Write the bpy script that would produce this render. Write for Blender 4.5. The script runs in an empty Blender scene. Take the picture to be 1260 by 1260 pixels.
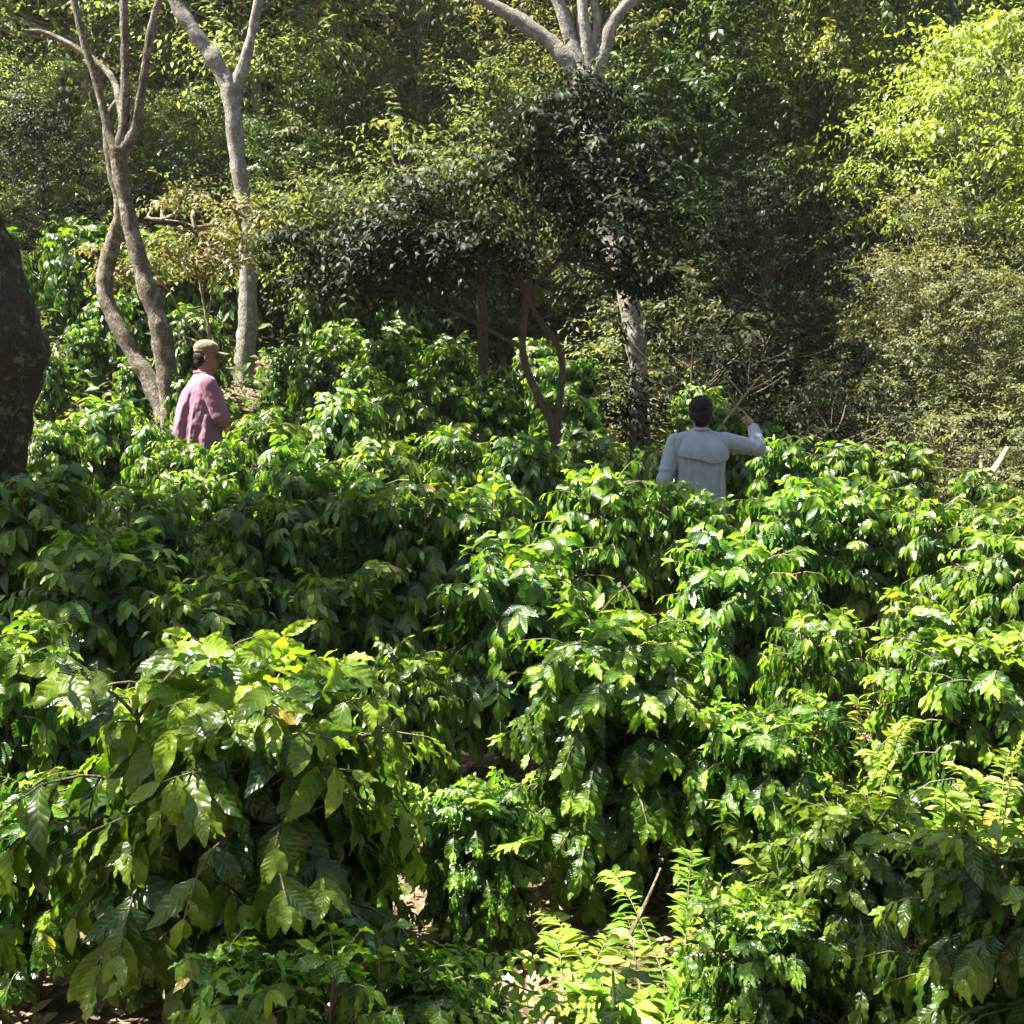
import bpy, math, random
import numpy as np
from mathutils import Vector, Matrix, noise
R = math.radians
rng = np.random.default_rng(7)
random.seed(7)
sc = bpy.context.scene
col = sc.collection

# ------------------------------------------------------------------ camera
F = 1400.0                      # focal length in photograph pixels (1260 square)
CAMZ, PITCH = 1.6, R(-5.0)
cam = bpy.data.cameras.new('camera'); camo = bpy.data.objects.new('camera', cam); col.objects.link(camo)
camo.location = (0, 0, CAMZ); camo.rotation_euler = (R(90) + PITCH, 0, 0)
cam.sensor_width = 36; cam.lens = 36 * F / 1260; cam.clip_start = 0.05; cam.clip_end = 2000
sc.camera = camo

def at(px, py, Y):
    """point seen at photograph pixel (px,py) at distance Y along +Y"""
    a = (px - 630) / F; b = -(py - 630) / F
    dy = math.cos(PITCH) - b * math.sin(PITCH); dz = math.sin(PITCH) + b * math.cos(PITCH)
    return Vector((a / dy * Y, Y, CAMZ + dz / dy * Y))

def sstep(a, b, x):
    t = min(1, max(0, (x - a) / (b - a))); return t * t * (3 - 2 * t)

def ground(x, y):
    z = 0.05 * max(0, min(y, 30) - 6)
    z += 0.16 * max(0, -x - 0.8) * sstep(6, 10, y) * (1 if x > -6 else 6 / max(6, -x))
    edge = 11 + 0.35 * max(-6, min(8, x))
    z += 0.28 * max(0, min(y, 17) - edge)
    z += 0.60 * max(0, min(y, 60) - 17) + 0.02 * max(0, y - 60)
    z += 0.05 * noise.noise(Vector((x * .7, y * .7, 3)))
    return z

# ------------------------------------------------------------------ mesh helpers
def np_mesh(name, V, Q, uv=None, colr=None, mats=(), smooth=True):
    """V (n,3); Q (m,4) quads; uv/colr per vertex"""
    me = bpy.data.meshes.new(name)
    V = np.ascontiguousarray(V, np.float32); Q = np.ascontiguousarray(Q, np.int32)
    k = Q.shape[1]
    me.vertices.add(len(V)); me.vertices.foreach_set('co', V.ravel())
    me.loops.add(Q.size); me.loops.foreach_set('vertex_index', Q.ravel())
    me.polygons.add(len(Q)); me.polygons.foreach_set('loop_start', np.arange(0, Q.size, k, dtype=np.int32))
    if smooth: me.polygons.foreach_set('use_smooth', np.ones(len(Q), bool))
    if uv is not None:
        l = me.uv_layers.new(name='UVMap'); l.data.foreach_set('uv', np.ascontiguousarray(uv[Q.ravel()], np.float32).ravel())
    if colr is not None:
        a = me.color_attributes.new('leafvar', 'FLOAT_COLOR', 'POINT')
        a.data.foreach_set('color', np.ascontiguousarray(colr, np.float32).ravel())
    for m in mats: me.materials.append(m)
    me.update(calc_edges=True); me.validate()
    return me

def link(name, me, parent=None, loc=None, mat=None):
    o = bpy.data.objects.new(name, me); col.objects.link(o)
    if parent: o.parent = parent
    if loc is not None: o.location = loc
    if mat: me.materials.clear(); me.materials.append(mat)
    return o

def tag(o, label=None, cat=None, group=None, kind=None):
    if label: o['label'] = label
    if cat: o['category'] = cat
    if group: o['group'] = group
    if kind: o['kind'] = kind
    return o

def thing(name, label, cat, loc=(0, 0, 0), rz=0, group=None):
    o = bpy.data.objects.new(name, None); col.objects.link(o); o.empty_display_size = .2
    o.location = loc; o.rotation_euler = (0, 0, rz)
    return tag(o, label, cat, group)

def dup(root, loc, rz=0, s=1.0, label=None, group=None, tilt=(0, 0)):
    r = root.copy(); col.objects.link(r); r.location = loc; r.rotation_euler = (tilt[0], tilt[1], rz)
    r.scale = (s, s, s) if np.isscalar(s) else s
    if label: r['label'] = label
    if group: r['group'] = group
    for ch in list(root.children):
        c = ch.copy(); col.objects.link(c); c.parent = r
        for g in list(ch.children):
            d = g.copy(); col.objects.link(d); d.parent = c
    return r

class Acc:
    """collects quad geometry with uv and variation"""
    def __init__(s): s.V = []; s.Q = []; s.U = []; s.C = []; s.n = 0
    def add(s, V, Q, U=None, C=None):
        s.V.append(V); s.Q.append(Q + s.n); s.n += len(V)
        s.U.append(U if U is not None else np.zeros((len(V), 2)))
        s.C.append(C if C is not None else np.tile([.5, 0, .5, 1], (len(V), 1)))
    def mesh(s, name, mats=()):
        return np_mesh(name, np.concatenate(s.V), np.concatenate(s.Q), np.concatenate(s.U), np.concatenate(s.C), mats)

def catmull(P, Rd, sub):
    P = np.asarray(P, float); Rd = np.asarray(Rd, float); n = len(P)
    if n < 3 or sub < 2:
        return P, Rd
    out = []; ro = []
    for i in range(n - 1):
        p0 = P[max(i - 1, 0)]; p1 = P[i]; p2 = P[i + 1]; p3 = P[min(i + 2, n - 1)]
        for k in range(sub):
            t = k / sub
            out.append(.5 * ((2 * p1) + (-p0 + p2) * t + (2 * p0 - 5 * p1 + 4 * p2 - p3) * t * t + (-p0 + 3 * p1 - 3 * p2 + p3) * t ** 3))
            ro.append(Rd[i] * (1 - t) + Rd[i + 1] * t)
    out.append(P[-1]); ro.append(Rd[-1])
    return np.array(out), np.array(ro)

def tube(acc, P, Rd, sides=6, sub=1, rough=0.0, seed=0):
    P, Rd = catmull(P, Rd, sub)
    n = len(P)
    T = np.gradient(P, axis=0); T /= np.linalg.norm(T, axis=1)[:, None] + 1e-9
    a = np.array([0.31, 0.17, 0.93]) if abs(T[0][2]) < .9 else np.array([0.95, 0.3, 0.05])
    V = np.zeros((n, sides + 1, 3)); U = np.zeros((n, sides + 1, 2)); L = 0
    for i in range(n):
        s = np.cross(T[i], a); s /= np.linalg.norm(s); b = np.cross(s, T[i]); a = b
        if i: L += np.linalg.norm(P[i] - P[i - 1])
        for j in range(sides + 1):
            th = 2 * math.pi * j / sides
            d = math.cos(th) * s + math.sin(th) * b
            r = Rd[i]
            if rough:
                q = P[i] + d * Rd[i]
                r *= 1 + rough * .5 * noise.noise(Vector(q * (4.0 / max(Rd[0], .02)) * .6) + Vector((seed, 9, 0))) + rough * noise.noise(Vector(q * (0.5 / max(Rd[0], .02))) + Vector((seed, 0, 0))) + rough * .4 * noise.noise(Vector(q * (1.7 / max(Rd[0], .02))) + Vector((seed, 5, 0)))
            V[i, j] = P[i] + d * r; U[i, j] = (j / sides, L)
    V[:, sides] = V[:, 0]
    Q = [(i * (sides + 1) + j, i * (sides + 1) + j + 1, (i + 1) * (sides + 1) + j + 1, (i + 1) * (sides + 1) + j) for i in range(n - 1) for j in range(sides)]
    acc.add(V.reshape(-1, 3), np.array(Q), U.reshape(-1, 2))

def leaf_tpl(nl, nw, aspect, droop, fold, wave, seed, curl=0.0, vdrop=0.9):
    r = np.random.default_rng(seed)
    v = np.linspace(0, 1, nl + 1)
    w = aspect * .5 * np.sin(np.pi * np.clip(v, 0.0, 1) ** vdrop) ** .8 * (1 - .35 * v ** 3) + .006
    th = -droop * v ** 1.2
    y = np.concatenate([[0], np.cumsum(np.cos((th[1:] + th[:-1]) / 2))]) / nl
    z = np.concatenate([[0], np.cumsum(np.sin((th[1:] + th[:-1]) / 2))]) / nl
    u = np.linspace(-1, 1, nw + 1)
    ph = r.uniform(0, 6.28, 2); fr = r.uniform(2.4, 3.8)
    X = u[None, :] * w[:, None]
    side = np.where(u < 0, ph[0], ph[1])[None, :]
    wz = wave * np.abs(u)[None, :] ** 1.5 * np.sin(2 * np.pi * fr * v[:, None] + side) * (np.sin(np.pi * v) ** .5)[:, None]
    Z = fold * np.abs(X) + wz
    # offset along local normal of the arc
    N = np.stack([-np.sin(th), np.cos(th)], 1)
    tw = curl * (v - .3)
    Xr = X * np.cos(tw)[:, None] - Z * np.sin(tw)[:, None]; Zr = X * np.sin(tw)[:, None] + Z * np.cos(tw)[:, None]
    P = np.stack([Xr, y[:, None] + N[:, :1] * Zr, z[:, None] + N[:, 1:] * Zr], -1).reshape(-1, 3)
    U = np.stack([np.broadcast_to((u + 1) / 2, X.shape), np.broadcast_to(v[:, None], X.shape)], -1).reshape(-1, 2)
    k = nw + 1
    Q = np.array([(i * k + j, i * k + j + 1, (i + 1) * k + j + 1, (i + 1) * k + j) for i in range(nl) for j in range(nw)])
    return P, Q, U

def norm(a): return a / (np.linalg.norm(a, axis=-1, keepdims=True) + 1e-9)

def scatter(acc, tpls, pos, dr, nr, size, rnd, age, extra=None):
    pos = np.asarray(pos, float); dr = norm(np.asarray(dr, float)); nr = np.asarray(nr, float)
    size = np.asarray(size, float); rnd = np.asarray(rnd, float); age = np.asarray(age, float)
    x = norm(np.cross(dr, nr)); z = np.cross(x, dr)
    which = rng.integers(0, len(tpls), len(pos))
    for k, (P, Q, U) in enumerate(tpls):
        m = np.where(which == k)[0]
        if not len(m): continue
        V = pos[m][:, None] + size[m][:, None, None] * (P[None, :, 0:1] * x[m][:, None] + P[None, :, 1:2] * dr[m][:, None] + P[None, :, 2:3] * z[m][:, None])
        n = len(P)
        QQ = (Q[None] + (np.arange(len(m)) * n)[:, None, None]).reshape(-1, 4)
        C = np.zeros((len(m), n, 4)); C[..., 0] = rnd[m][:, None]; C[..., 1] = age[m][:, None]; C[..., 3] = 1
        C[..., 2] = rng.random(len(m))[:, None]
        acc.add(V.reshape(-1, 3), QQ, np.tile(U, (len(m), 1)), C.reshape(-1, 4))

# ------------------------------------------------------------------ materials
def newmat(name):
    m = bpy.data.materials.new(name); m.use_nodes = True
    nt = m.node_tree; nt.nodes.clear()
    out = nt.nodes.new('ShaderNodeOutputMaterial')
    return m, nt, out

def N(nt, t, **kw):
    n = nt.nodes.new(t)
    for k, v in kw.items():
        if k.startswith('i_'):
            key = k[2:]
            n.inputs[int(key) if key.isdigit() else key.replace('_', ' ')].default_value = v
        else: setattr(n, k, v)
    return n

def mixc(nt, fac, a, b, mode='MIX'):
    n = N(nt, 'ShaderNodeMix', data_type='RGBA', blend_type=mode)
    for s, v in ((0, fac), (6, a), (7, b)):
        if hasattr(v, 'links'): nt.links.new(v, n.inputs[s])
        elif isinstance(v, (int, float)): n.inputs[s].default_value = v
        else: n.inputs[s].default_value = (*v, 1)
    return n.outputs[2]

def math_(nt, op, a, b=0.0, c=0.0):
    n = N(nt, 'ShaderNodeMath', operation=op)
    for i, v in enumerate((a, b, c)):
        if hasattr(v, 'links'): nt.links.new(v, n.inputs[i])
        else: n.inputs[i].default_value = v
    return n.outputs[0]

def leaf_mat(name, dark, mid, young, trans=.35, tgain=(2.2, 2.4, 1.0), rough=.35, veins=False, spec=.5, dead=None, hue=.483):
    m, nt, out = newmat(name); L = nt.links.new
    at_ = N(nt, 'ShaderNodeAttribute', attribute_name='leafvar'); sep = N(nt, 'ShaderNodeSeparateColor'); L(at_.outputs['Color'], sep.inputs[0])
    oi = N(nt, 'ShaderNodeObjectInfo')
    c = mixc(nt, sep.outputs[0], dark, mid)
    c = mixc(nt, sep.outputs[1], c, young)
    if dead:
        f = math_(nt, 'GREATER_THAN', sep.outputs[2], 0.997)
        c = mixc(nt, f, c, dead)
    hsv = N(nt, 'ShaderNodeHueSaturation')
    L(math_(nt, 'MULTIPLY_ADD', oi.outputs['Random'], 0.03, hue), hsv.inputs['Hue'])
    L(math_(nt, 'MULTIPLY_ADD', oi.outputs['Random'], 0.3, 0.85), hsv.inputs['Value'])
    L(c, hsv.inputs['Color']); c = hsv.outputs[0]
    p = N(nt, 'ShaderNodeBsdfPrincipled'); p.inputs['Specular IOR Level'].default_value = spec
    p.inputs['Roughness'].default_value = rough
    tc = mixc(nt, 1.0, c, tgain, 'MULTIPLY')
    if veins:
        uv = N(nt, 'ShaderNodeUVMap'); s2 = N(nt, 'ShaderNodeSeparateXYZ'); L(uv.outputs[0], s2.inputs[0])
        du = math_(nt, 'ABSOLUTE', math_(nt, 'SUBTRACT', s2.outputs[0], .5))
        ph = math_(nt, 'SUBTRACT', s2.outputs[1], math_(nt, 'MULTIPLY', du, .34))
        wv = math_(nt, 'SINE', math_(nt, 'MULTIPLY', ph, 2 * math.pi * 8))
        line = math_(nt, 'SMOOTH_MAX', math_(nt, 'MULTIPLY_ADD', wv, 4.0, -3.1), 0.0, .1)
        mid_ = math_(nt, 'LESS_THAN', du, .028)
        ln = math_(nt, 'MAXIMUM', math_(nt, 'MINIMUM', line, .5), math_(nt, 'MULTIPLY', mid_, .9))
        c2 = mixc(nt, math_(nt, 'MULTIPLY', ln, .13), c, tuple(min(1, x * 1.35 + .03) for x in young))
        L(c2, p.inputs['Base Color'])
        # the blade bulges between its lateral veins
        h = math_(nt, 'MULTIPLY', math_(nt, 'ABSOLUTE', math_(nt, 'SINE', math_(nt, 'MULTIPLY', ph, math.pi * 8))), 1.0)
        h = math_(nt, 'SUBTRACT', h, math_(nt, 'MULTIPLY', mid_, .8))
        bp = N(nt, 'ShaderNodeBump', i_Strength=.28, i_Distance=.004); L(h, bp.inputs['Height']); L(bp.outputs[0], p.inputs['Normal'])
        tcc = mixc(nt, math_(nt, 'MULTIPLY', ln, .5), tc, tuple(min(1, x * 2.0) for x in young)); tc = tcc
        rr = N(nt, 'ShaderNodeTexNoise', i_Scale=30.0); 
        L(math_(nt, 'MULTIPLY_ADD', rr.outputs[0], .25, rough - .12), p.inputs['Roughness'])
    else:
        L(c, p.inputs['Base Color'])
    t = N(nt, 'ShaderNodeBsdfTranslucent'); L(tc, t.inputs[0])
    mx = N(nt, 'ShaderNodeMixShader', i_0=trans); L(p.outputs[0], mx.inputs[1]); L(t.outputs[0], mx.inputs[2])
    L(mx.outputs[0], out.inputs[0])
    return m

def bark_mat(name, a, b, lichen, scale=6.0, lf=.5, bump=.6):
    m, nt, out = newmat(name); L = nt.links.new
    tc = N(nt, 'ShaderNodeTexCoord')
    n1 = N(nt, 'ShaderNodeTexNoise', i_Scale=scale, i_Detail=6.0, i_Roughness=.65); L(tc.outputs['Object'], n1.inputs[0])
    mp = N(nt, 'ShaderNodeMapping'); mp.inputs['Scale'].default_value = (3, 3, .7); L(tc.outputs['Object'], mp.inputs[0])
    n2 = N(nt, 'ShaderNodeTexNoise', i_Scale=scale * 3, i_Detail=5.0); L(mp.outputs[0], n2.inputs[0])
    n3 = N(nt, 'ShaderNodeTexNoise', i_Scale=scale * .8, i_Detail=8.0, i_Roughness=.75); L(tc.outputs['Object'], n3.inputs[0])
    r = N(nt, 'ShaderNodeValToRGB'); r.color_ramp.elements[0].position = .35; r.color_ramp.elements[1].position = .65
    r.color_ramp.elements[0].color = (*a, 1); r.color_ramp.elements[1].color = (*b, 1); L(n2.outputs[0], r.inputs[0])
    r3 = N(nt, 'ShaderNodeValToRGB'); r3.color_ramp.elements[0].position = lf; r3.color_ramp.elements[1].position = lf + .06; L(n3.outputs[0], r3.inputs[0])
    c = mixc(nt, math_(nt, 'MULTIPLY', r3.outputs[0], .8), r.outputs[0], lichen)
    p = N(nt, 'ShaderNodeBsdfPrincipled', i_Roughness=.9); p.inputs['Specular IOR Level'].default_value = .2; L(c, p.inputs[0])
    bp = N(nt, 'ShaderNodeBump', i_Strength=bump, i_Distance=.03)
    L(math_(nt, 'ADD', n2.outputs[0], math_(nt, 'MULTIPLY', n1.outputs[0], .6)), bp.inputs['Height']); L(bp.outputs[0], p.inputs['Normal'])
    L(p.outputs[0], out.inputs[0])
    return m

def plain(name, c, rough=.8, spec=.3, c2=None, scale=40, bump=0.0):
    m, nt, out = newmat(name); L = nt.links.new
    p = N(nt, 'ShaderNodeBsdfPrincipled', i_Roughness=rough); p.inputs['Specular IOR Level'].default_value = spec
    tc = N(nt, 'ShaderNodeTexCoord'); n = N(nt, 'ShaderNodeTexNoise', i_Scale=float(scale), i_Detail=4.0); L(tc.outputs['Object'], n.inputs[0])
    L(mixc(nt, n.outputs[0], c, c2 or tuple(x * .75 for x in c)), p.inputs[0])
    if bump:
        bp = N(nt, 'ShaderNodeBump', i_Strength=bump, i_Distance=.01); L(n.outputs[0], bp.inputs['Height']); L(bp.outputs[0], p.inputs['Normal'])
    L(p.outputs[0], out.inputs[0]); return m

M = {}
M['coffee'] = leaf_mat('coffee_leaf', (.012, .043, .008), (.044, .104, .010), (.165, .28, .022), trans=.33, tgain=(2.6, 2.75, 1.0), rough=.29, veins=True, hue=.478, spec=.6, dead=(.30, .24, .04))
M['weed'] = leaf_mat('weed_leaf', (.10, .20, .02), (.17, .28, .03), (.30, .36, .05), trans=.4, tgain=(1.6, 1.6, .9), rough=.5)
M['olive'] = leaf_mat('olive_leaf', (.075, .092, .032), (.145, .160, .056), (.22, .235, .09), trans=.46, tgain=(2.1, 2.3, 1.2), rough=.5, spec=.35)
M['greygreen'] = leaf_mat('greygreen_leaf', (.072, .086, .042), (.13, .146, .07), (.21, .22, .11), trans=.42, tgain=(2.3, 2.1, 1.0), rough=.5, spec=.35)
M['dark'] = leaf_mat('shade_dark_leaf', (.008, .013, .006), (.016, .023, .009), (.035, .046, .015), trans=.16, tgain=(1.8, 1.9, .8), rough=.55, spec=.14)  # near-black tone puts the shade of central crown and hollow into the leaves
M['green'] = leaf_mat('green_leaf', (.030, .056, .016), (.058, .100, .024), (.12, .17, .035), trans=.3, tgain=(2.1, 2.2, .9), rough=.45, spec=.4)
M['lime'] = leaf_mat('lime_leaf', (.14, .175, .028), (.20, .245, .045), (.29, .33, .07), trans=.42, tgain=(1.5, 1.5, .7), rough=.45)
M['yellow'] = leaf_mat('yellow_leaf', (.14, .15, .042), (.22, .215, .06), (.31, .29, .09), trans=.35, tgain=(1.4, 1.4, .9), rough=.5)
M['brown'] = leaf_mat('brown_leaf', (.09, .08, .035), (.15, .125, .055), (.22, .18, .08), trans=.3, tgain=(1.4, 1.3, .9), rough=.5)
M['litter'] = leaf_mat('dry_leaf', (.075, .05, .03), (.17, .12, .072), (.31, .25, .15), trans=.15, tgain=(1.2, 1.1, .8), rough=.6)
M['stem'] = bark_mat('coffee_stem_bark', (.10, .075, .05), (.20, .16, .11), (.25, .24, .2), scale=14, lf=.62)
M['twig'] = plain('green_twig', (.10, .14, .03), .6, .3, (.13, .10, .05))
M['bark_pale'] = bark_mat('pale_bark', (.15, .13, .105), (.27, .245, .21), (.38, .36, .32), scale=14, lf=.5, bump=1.0)
M['bark_brown'] = bark_mat('brown_bark', (.075, .060, .043), (.165, .135, .10), (.28, .26, .21), scale=13, lf=.5, bump=1.0)
M['bark_moss'] = bark_mat('mossy_bark', (.03, .023, .016), (.075, .058, .04), (.19, .18, .13), scale=15, lf=.54, bump=.9)
M['bark_dark'] = bark_mat('dark_bark', (.045, .034, .026), (.10, .078, .058), (.17, .15, .12), scale=6, lf=.6)
M['dead'] = bark_mat('dead_wood', (.20, .155, .10), (.33, .265, .18), (.42, .37, .30), scale=8, lf=.6)

# ------------------------------------------------------------------ ground
def soil():
    m, nt, out = newmat('soil'); L = nt.links.new
    tc = N(nt, 'ShaderNodeTexCoord')
    n1 = N(nt, 'ShaderNodeTexNoise', i_Scale=2.0, i_Detail=8.0, i_Roughness=.7); L(tc.outputs['Object'], n1.inputs[0])
    v = N(nt, 'ShaderNodeTexVoronoi', i_Scale=22.0); L(tc.outputs['Object'], v.inputs[0])
    r = N(nt, 'ShaderNodeValToRGB'); e = r.color_ramp.elements
    e[0].color = (.045, .03, .02, 1); e[0].position = .3; e[1].color = (.17, .115, .075, 1); e[1].position = .7; L(n1.outputs[0], r.inputs[0])
    s = N(nt, 'ShaderNodeSeparateColor'); L(v.outputs['Color'], s.inputs[0])
    c = mixc(nt, math_(nt, 'MULTIPLY', s.outputs[0], .6), r.outputs[0], (.22, .15, .09))
    p = N(nt, 'ShaderNodeBsdfPrincipled', i_Roughness=.95); p.inputs['Specular IOR Level'].default_value = .15; L(c, p.inputs[0])
    bp = N(nt, 'ShaderNodeBump', i_Strength=.8, i_Distance=.04); L(math_(nt, 'ADD', n1.outputs[0], v.outputs['Distance']), bp.inputs['Height']); L(bp.outputs[0], p.inputs['Normal'])
    L(p.outputs[0], out.inputs[0]); return m

def build_ground():
    xs = np.concatenate([np.linspace(-300, -40, 9), np.linspace(-36, -9, 19), np.linspace(-8, 8, 65), np.linspace(9, 36, 19), np.linspace(40, 300, 9)])
    ys = np.concatenate([np.linspace(-300, -12, 9), np.linspace(-10, 0, 11), np.linspace(.25, 12, 48), np.linspace(12.5, 64, 60), np.linspace(80, 400, 9)])
    V = np.array([(x, y, ground(x, y)) for y in ys for x in xs]); k = len(xs)
    Q = np.array([(j * k + i, j * k + i + 1, (j + 1) * k + i + 1, (j + 1) * k + i) for j in range(len(ys) - 1) for i in range(k - 1)])
    o = link('ground', np_mesh('ground', V, Q, mats=[soil()])); tag(o, kind='structure')
build_ground()

def litter():
    acc = Acc(); n = 16000
    tp = [leaf_tpl(3, 2, .42, d, f, .04, s) for s, (d, f) in enumerate([(.6, .3), (-.5, .5), (1.2, -.2), (.2, .1)])]
    y = rng.uniform(1.4, 9, n); x = rng.uniform(-1, 1, n) * (.55 * y + .4)
    z = np.array([ground(a, b) for a, b in zip(x, y)]) + rng.uniform(.006, .035, n)
    th = rng.uniform(0, 6.28, n); d = np.stack([np.cos(th), np.sin(th), rng.normal(0, .25, n)], 1)
    nr = np.stack([rng.normal(0, .35, n), rng.normal(0, .35, n), np.ones(n)], 1)
    scatter(acc, tp, np.stack([x, y, z], 1), d, nr, rng.uniform(.03, .085, n), rng.random(n), rng.random(n) ** 2)
    o = link('leaf_litter', acc.mesh('leaf_litter', [M['litter']]))
    tag(o, kind='stuff', label='dry brown fallen leaves covering the soil between the bushes', cat='leaf litter')
litter()

# ------------------------------------------------------------------ coffee bushes
def tpl_set(nl, nw):
    return [leaf_tpl(nl, nw, a, d, f, w, s, c) for s, (a, d, f, w, c) in enumerate([
        (.35, .7, .25, .04, .5), (.38, 1.0, .15, .045, -.5), (.36, .5, .35, .05, .4), (.39, 1.3, .10, .045, .8),
        (.34, .9, .3, .04, -.8), (.39, .3, .2, .05, .3), (.37, -.3, .2, .04, .2)])]
TP = {'hi': tpl_set(14, 4), 'mid': tpl_set(6, 2), 'low': tpl_set(3, 2)}

def coffee_mesh(seed, h, spread, tier, leaf=.15, stems=1, dense=1.0, young=.25, z0=.12, sag=1.0):
    r = np.random.default_rng(seed)
    fol = Acc(); st = Acc()
    P = []; D = []; NR = []; S = []; RN = []; AG = []
    for si in range(stems):
        base = np.array([r.normal(0, .05), r.normal(0, .05), 0]) * (stems > 1)
        lean = r.normal(0, .10, 2) if stems > 1 else r.normal(0, .03, 2)
        if stems > 1:
            a = si * 6.28 / stems + r.uniform(-.3, .3); lean = np.array([math.cos(a), math.sin(a)]) * r.uniform(.06, .16)
        hh = h * r.uniform(.85, 1.0) if si else h
        def stem_pt(z): return base + np.array([lean[0] * z, lean[1] * z, z])
        tube(st, [stem_pt(-.05), stem_pt(hh * .3), stem_pt(hh * .65), stem_pt(hh * .97)], [.017, .014, .010, .004], 6, 3)
        step = .075 / dense
        z = z0; az = r.uniform(0, 6.28)
        while z < hh * .97:
            t = z / hh
            az += math.pi / 2 + r.normal(0, .35)
            prof = min(1, .62 + t * .9) * (1 - .62 * t ** 3.2)
            for sgn in (0, math.pi):
                if r.random() < .05: continue
                a = az + sgn + r.normal(0, .25)
                Lb = spread * prof * r.uniform(.84, 1.06)
                if Lb < .06: Lb = .06
                e0 = .35 + .6 * t + r.normal(0, .15)
                bend = sag * (2.15 - .25 * t) * r.uniform(.7, 1.3) * min(1, Lb / .45)
                nn = max(2, int(Lb / .036))
                p = stem_pt(z); pts = [p]; e = e0; tang = []
                hd = np.array([math.cos(a), math.sin(a), 0])
                for k in range(nn):
                    e = e0 - bend * ((k + .5) / nn) ** 1.3
                    T = hd * math.cos(e) + np.array([0, 0, math.sin(e)])
                    p = p + T * (Lb / nn); pts.append(p); tang.append(T)
                idx = np.linspace(0, nn, min(nn + 1, 6)).astype(int)
                tube(st, [pts[i] for i in idx], np.linspace(.0048, .0018, len(idx)), 4, 1)
                for k in range(nn):
                    f = (k + 1) / nn
                    if f < .22 and Lb > .2: continue
                    T = tang[k]; sd = np.cross(T, [0, 0, 1]); sd /= np.linalg.norm(sd)
                    tip = (k == nn - 1)
                    last = nn - 1 - k
                    for s in (1, -1):
                        if r.random() < .05: continue
                        g = r.uniform(.5, 1.3) * (.8 + .3 * (1 - t)) * (.5 if tip else 1)
                        if t > .9: g *= .5
                        d = T * (.95 if tip else .38) + s * sd * r.uniform(.22, .7) * (.7 if tip else 1) + np.array([0, 0, -g]) + r.normal(0, .12, 3)
                        nr = np.array([0, 0, .55]) + .85 * hd + s * sd * .15 + r.normal(0, .22, 3)
                        sz = leaf * r.uniform(.72, 1.12) * (.55 if tip else (.8 if last == 1 else 1)) * (.75 if Lb < .15 else 1)
                        ag = 0.0
                        if tip: ag = r.uniform(.45, 1)
                        elif last == 1: ag = r.uniform(.1, .6)
                        elif last == 2: ag = r.uniform(0, .3)
                        ag *= (.45 + .75 * t) * (young / .25)
                        P.append(pts[k + 1]); D.append(d); NR.append(nr); S.append(sz); RN.append(r.random()); AG.append(min(1, ag))
            z += step * r.uniform(.8, 1.2)
        # apical shoots
        p = stem_pt(hh * .97)
        for k in range(8):
            a = k * 1.7 + r.uniform(0, 1)
            d = np.array([math.cos(a), math.sin(a), r.uniform(.1, 1.3)])
            P.append(p + np.array([0, 0, .012 * k - .05])); D.append(d); NR.append(np.array([-d[0] * .6, -d[1] * .6, 1]))
            S.append(leaf * r.uniform(.45, .8)); RN.append(r.random()); AG.append(min(1, r.uniform(.5, 1) * young / .25))
    scatter(fol, TP[tier], P, D, NR, S, RN, AG)
    return fol, st

def coffee_proto(seed, h, spread, tier, **kw):
    f, s = coffee_mesh(seed, h, spread, tier, **kw)
    return f.mesh('foliage', [M['coffee']]), s.mesh('stem', [M['stem']])

def place_coffee(pr, loc, rz, s, label, group=None):
    t = thing('coffee_bush', label, 'coffee bush', loc, rz, group)
    t.scale = s if not np.isscalar(s) else (s, s, s)
    link('foliage', pr[0], t); link('stem', pr[1], t)
    return t

PR = {}
PR['fg'] = [coffee_proto(71, 1.08, .44, 'hi', leaf=.14, stems=7, dense=1.7, young=.42, z0=.5, sag=.9)]
PR['hi'] = [coffee_proto(11 + i, 1.10, .44, 'hi', leaf=.13, stems=[5, 5, 6][i], dense=1.45, young=.34, z0=.2) for i in range(3)]
PR['mid'] = [coffee_proto(31 + i, 1.15, .44, 'mid', leaf=.128, stems=[5, 5, 4, 6][i], dense=1.4, young=.3, z0=.25) for i in range(4)]
PR['low'] = [coffee_proto(51 + i, 1.25, .52, 'low', leaf=.138, stems=[4, 5, 5][i], dense=1.3, young=.3, z0=.25) for i in range(3)]
PH = {'fg': 1.08, 'hi': 1.10, 'mid': 1.15, 'low': 1.25}

def bush(px, py, Y, tier, k, label, width=1.0, group=None, rz=None):
    """bush whose top shows at (px,py), standing on the ground at distance Y"""
    p = at(px, py, Y); g = ground(p.x, Y)
    h = max(.25, p.z - g) * .97
    s = h / PH[tier]; width *= .92
    return place_coffee(PR[tier][k % len(PR[tier])], (p.x, Y, g), rz if rz is not None else random.uniform(0, 6.28), (s * width, s * width, s), label, group)

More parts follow.
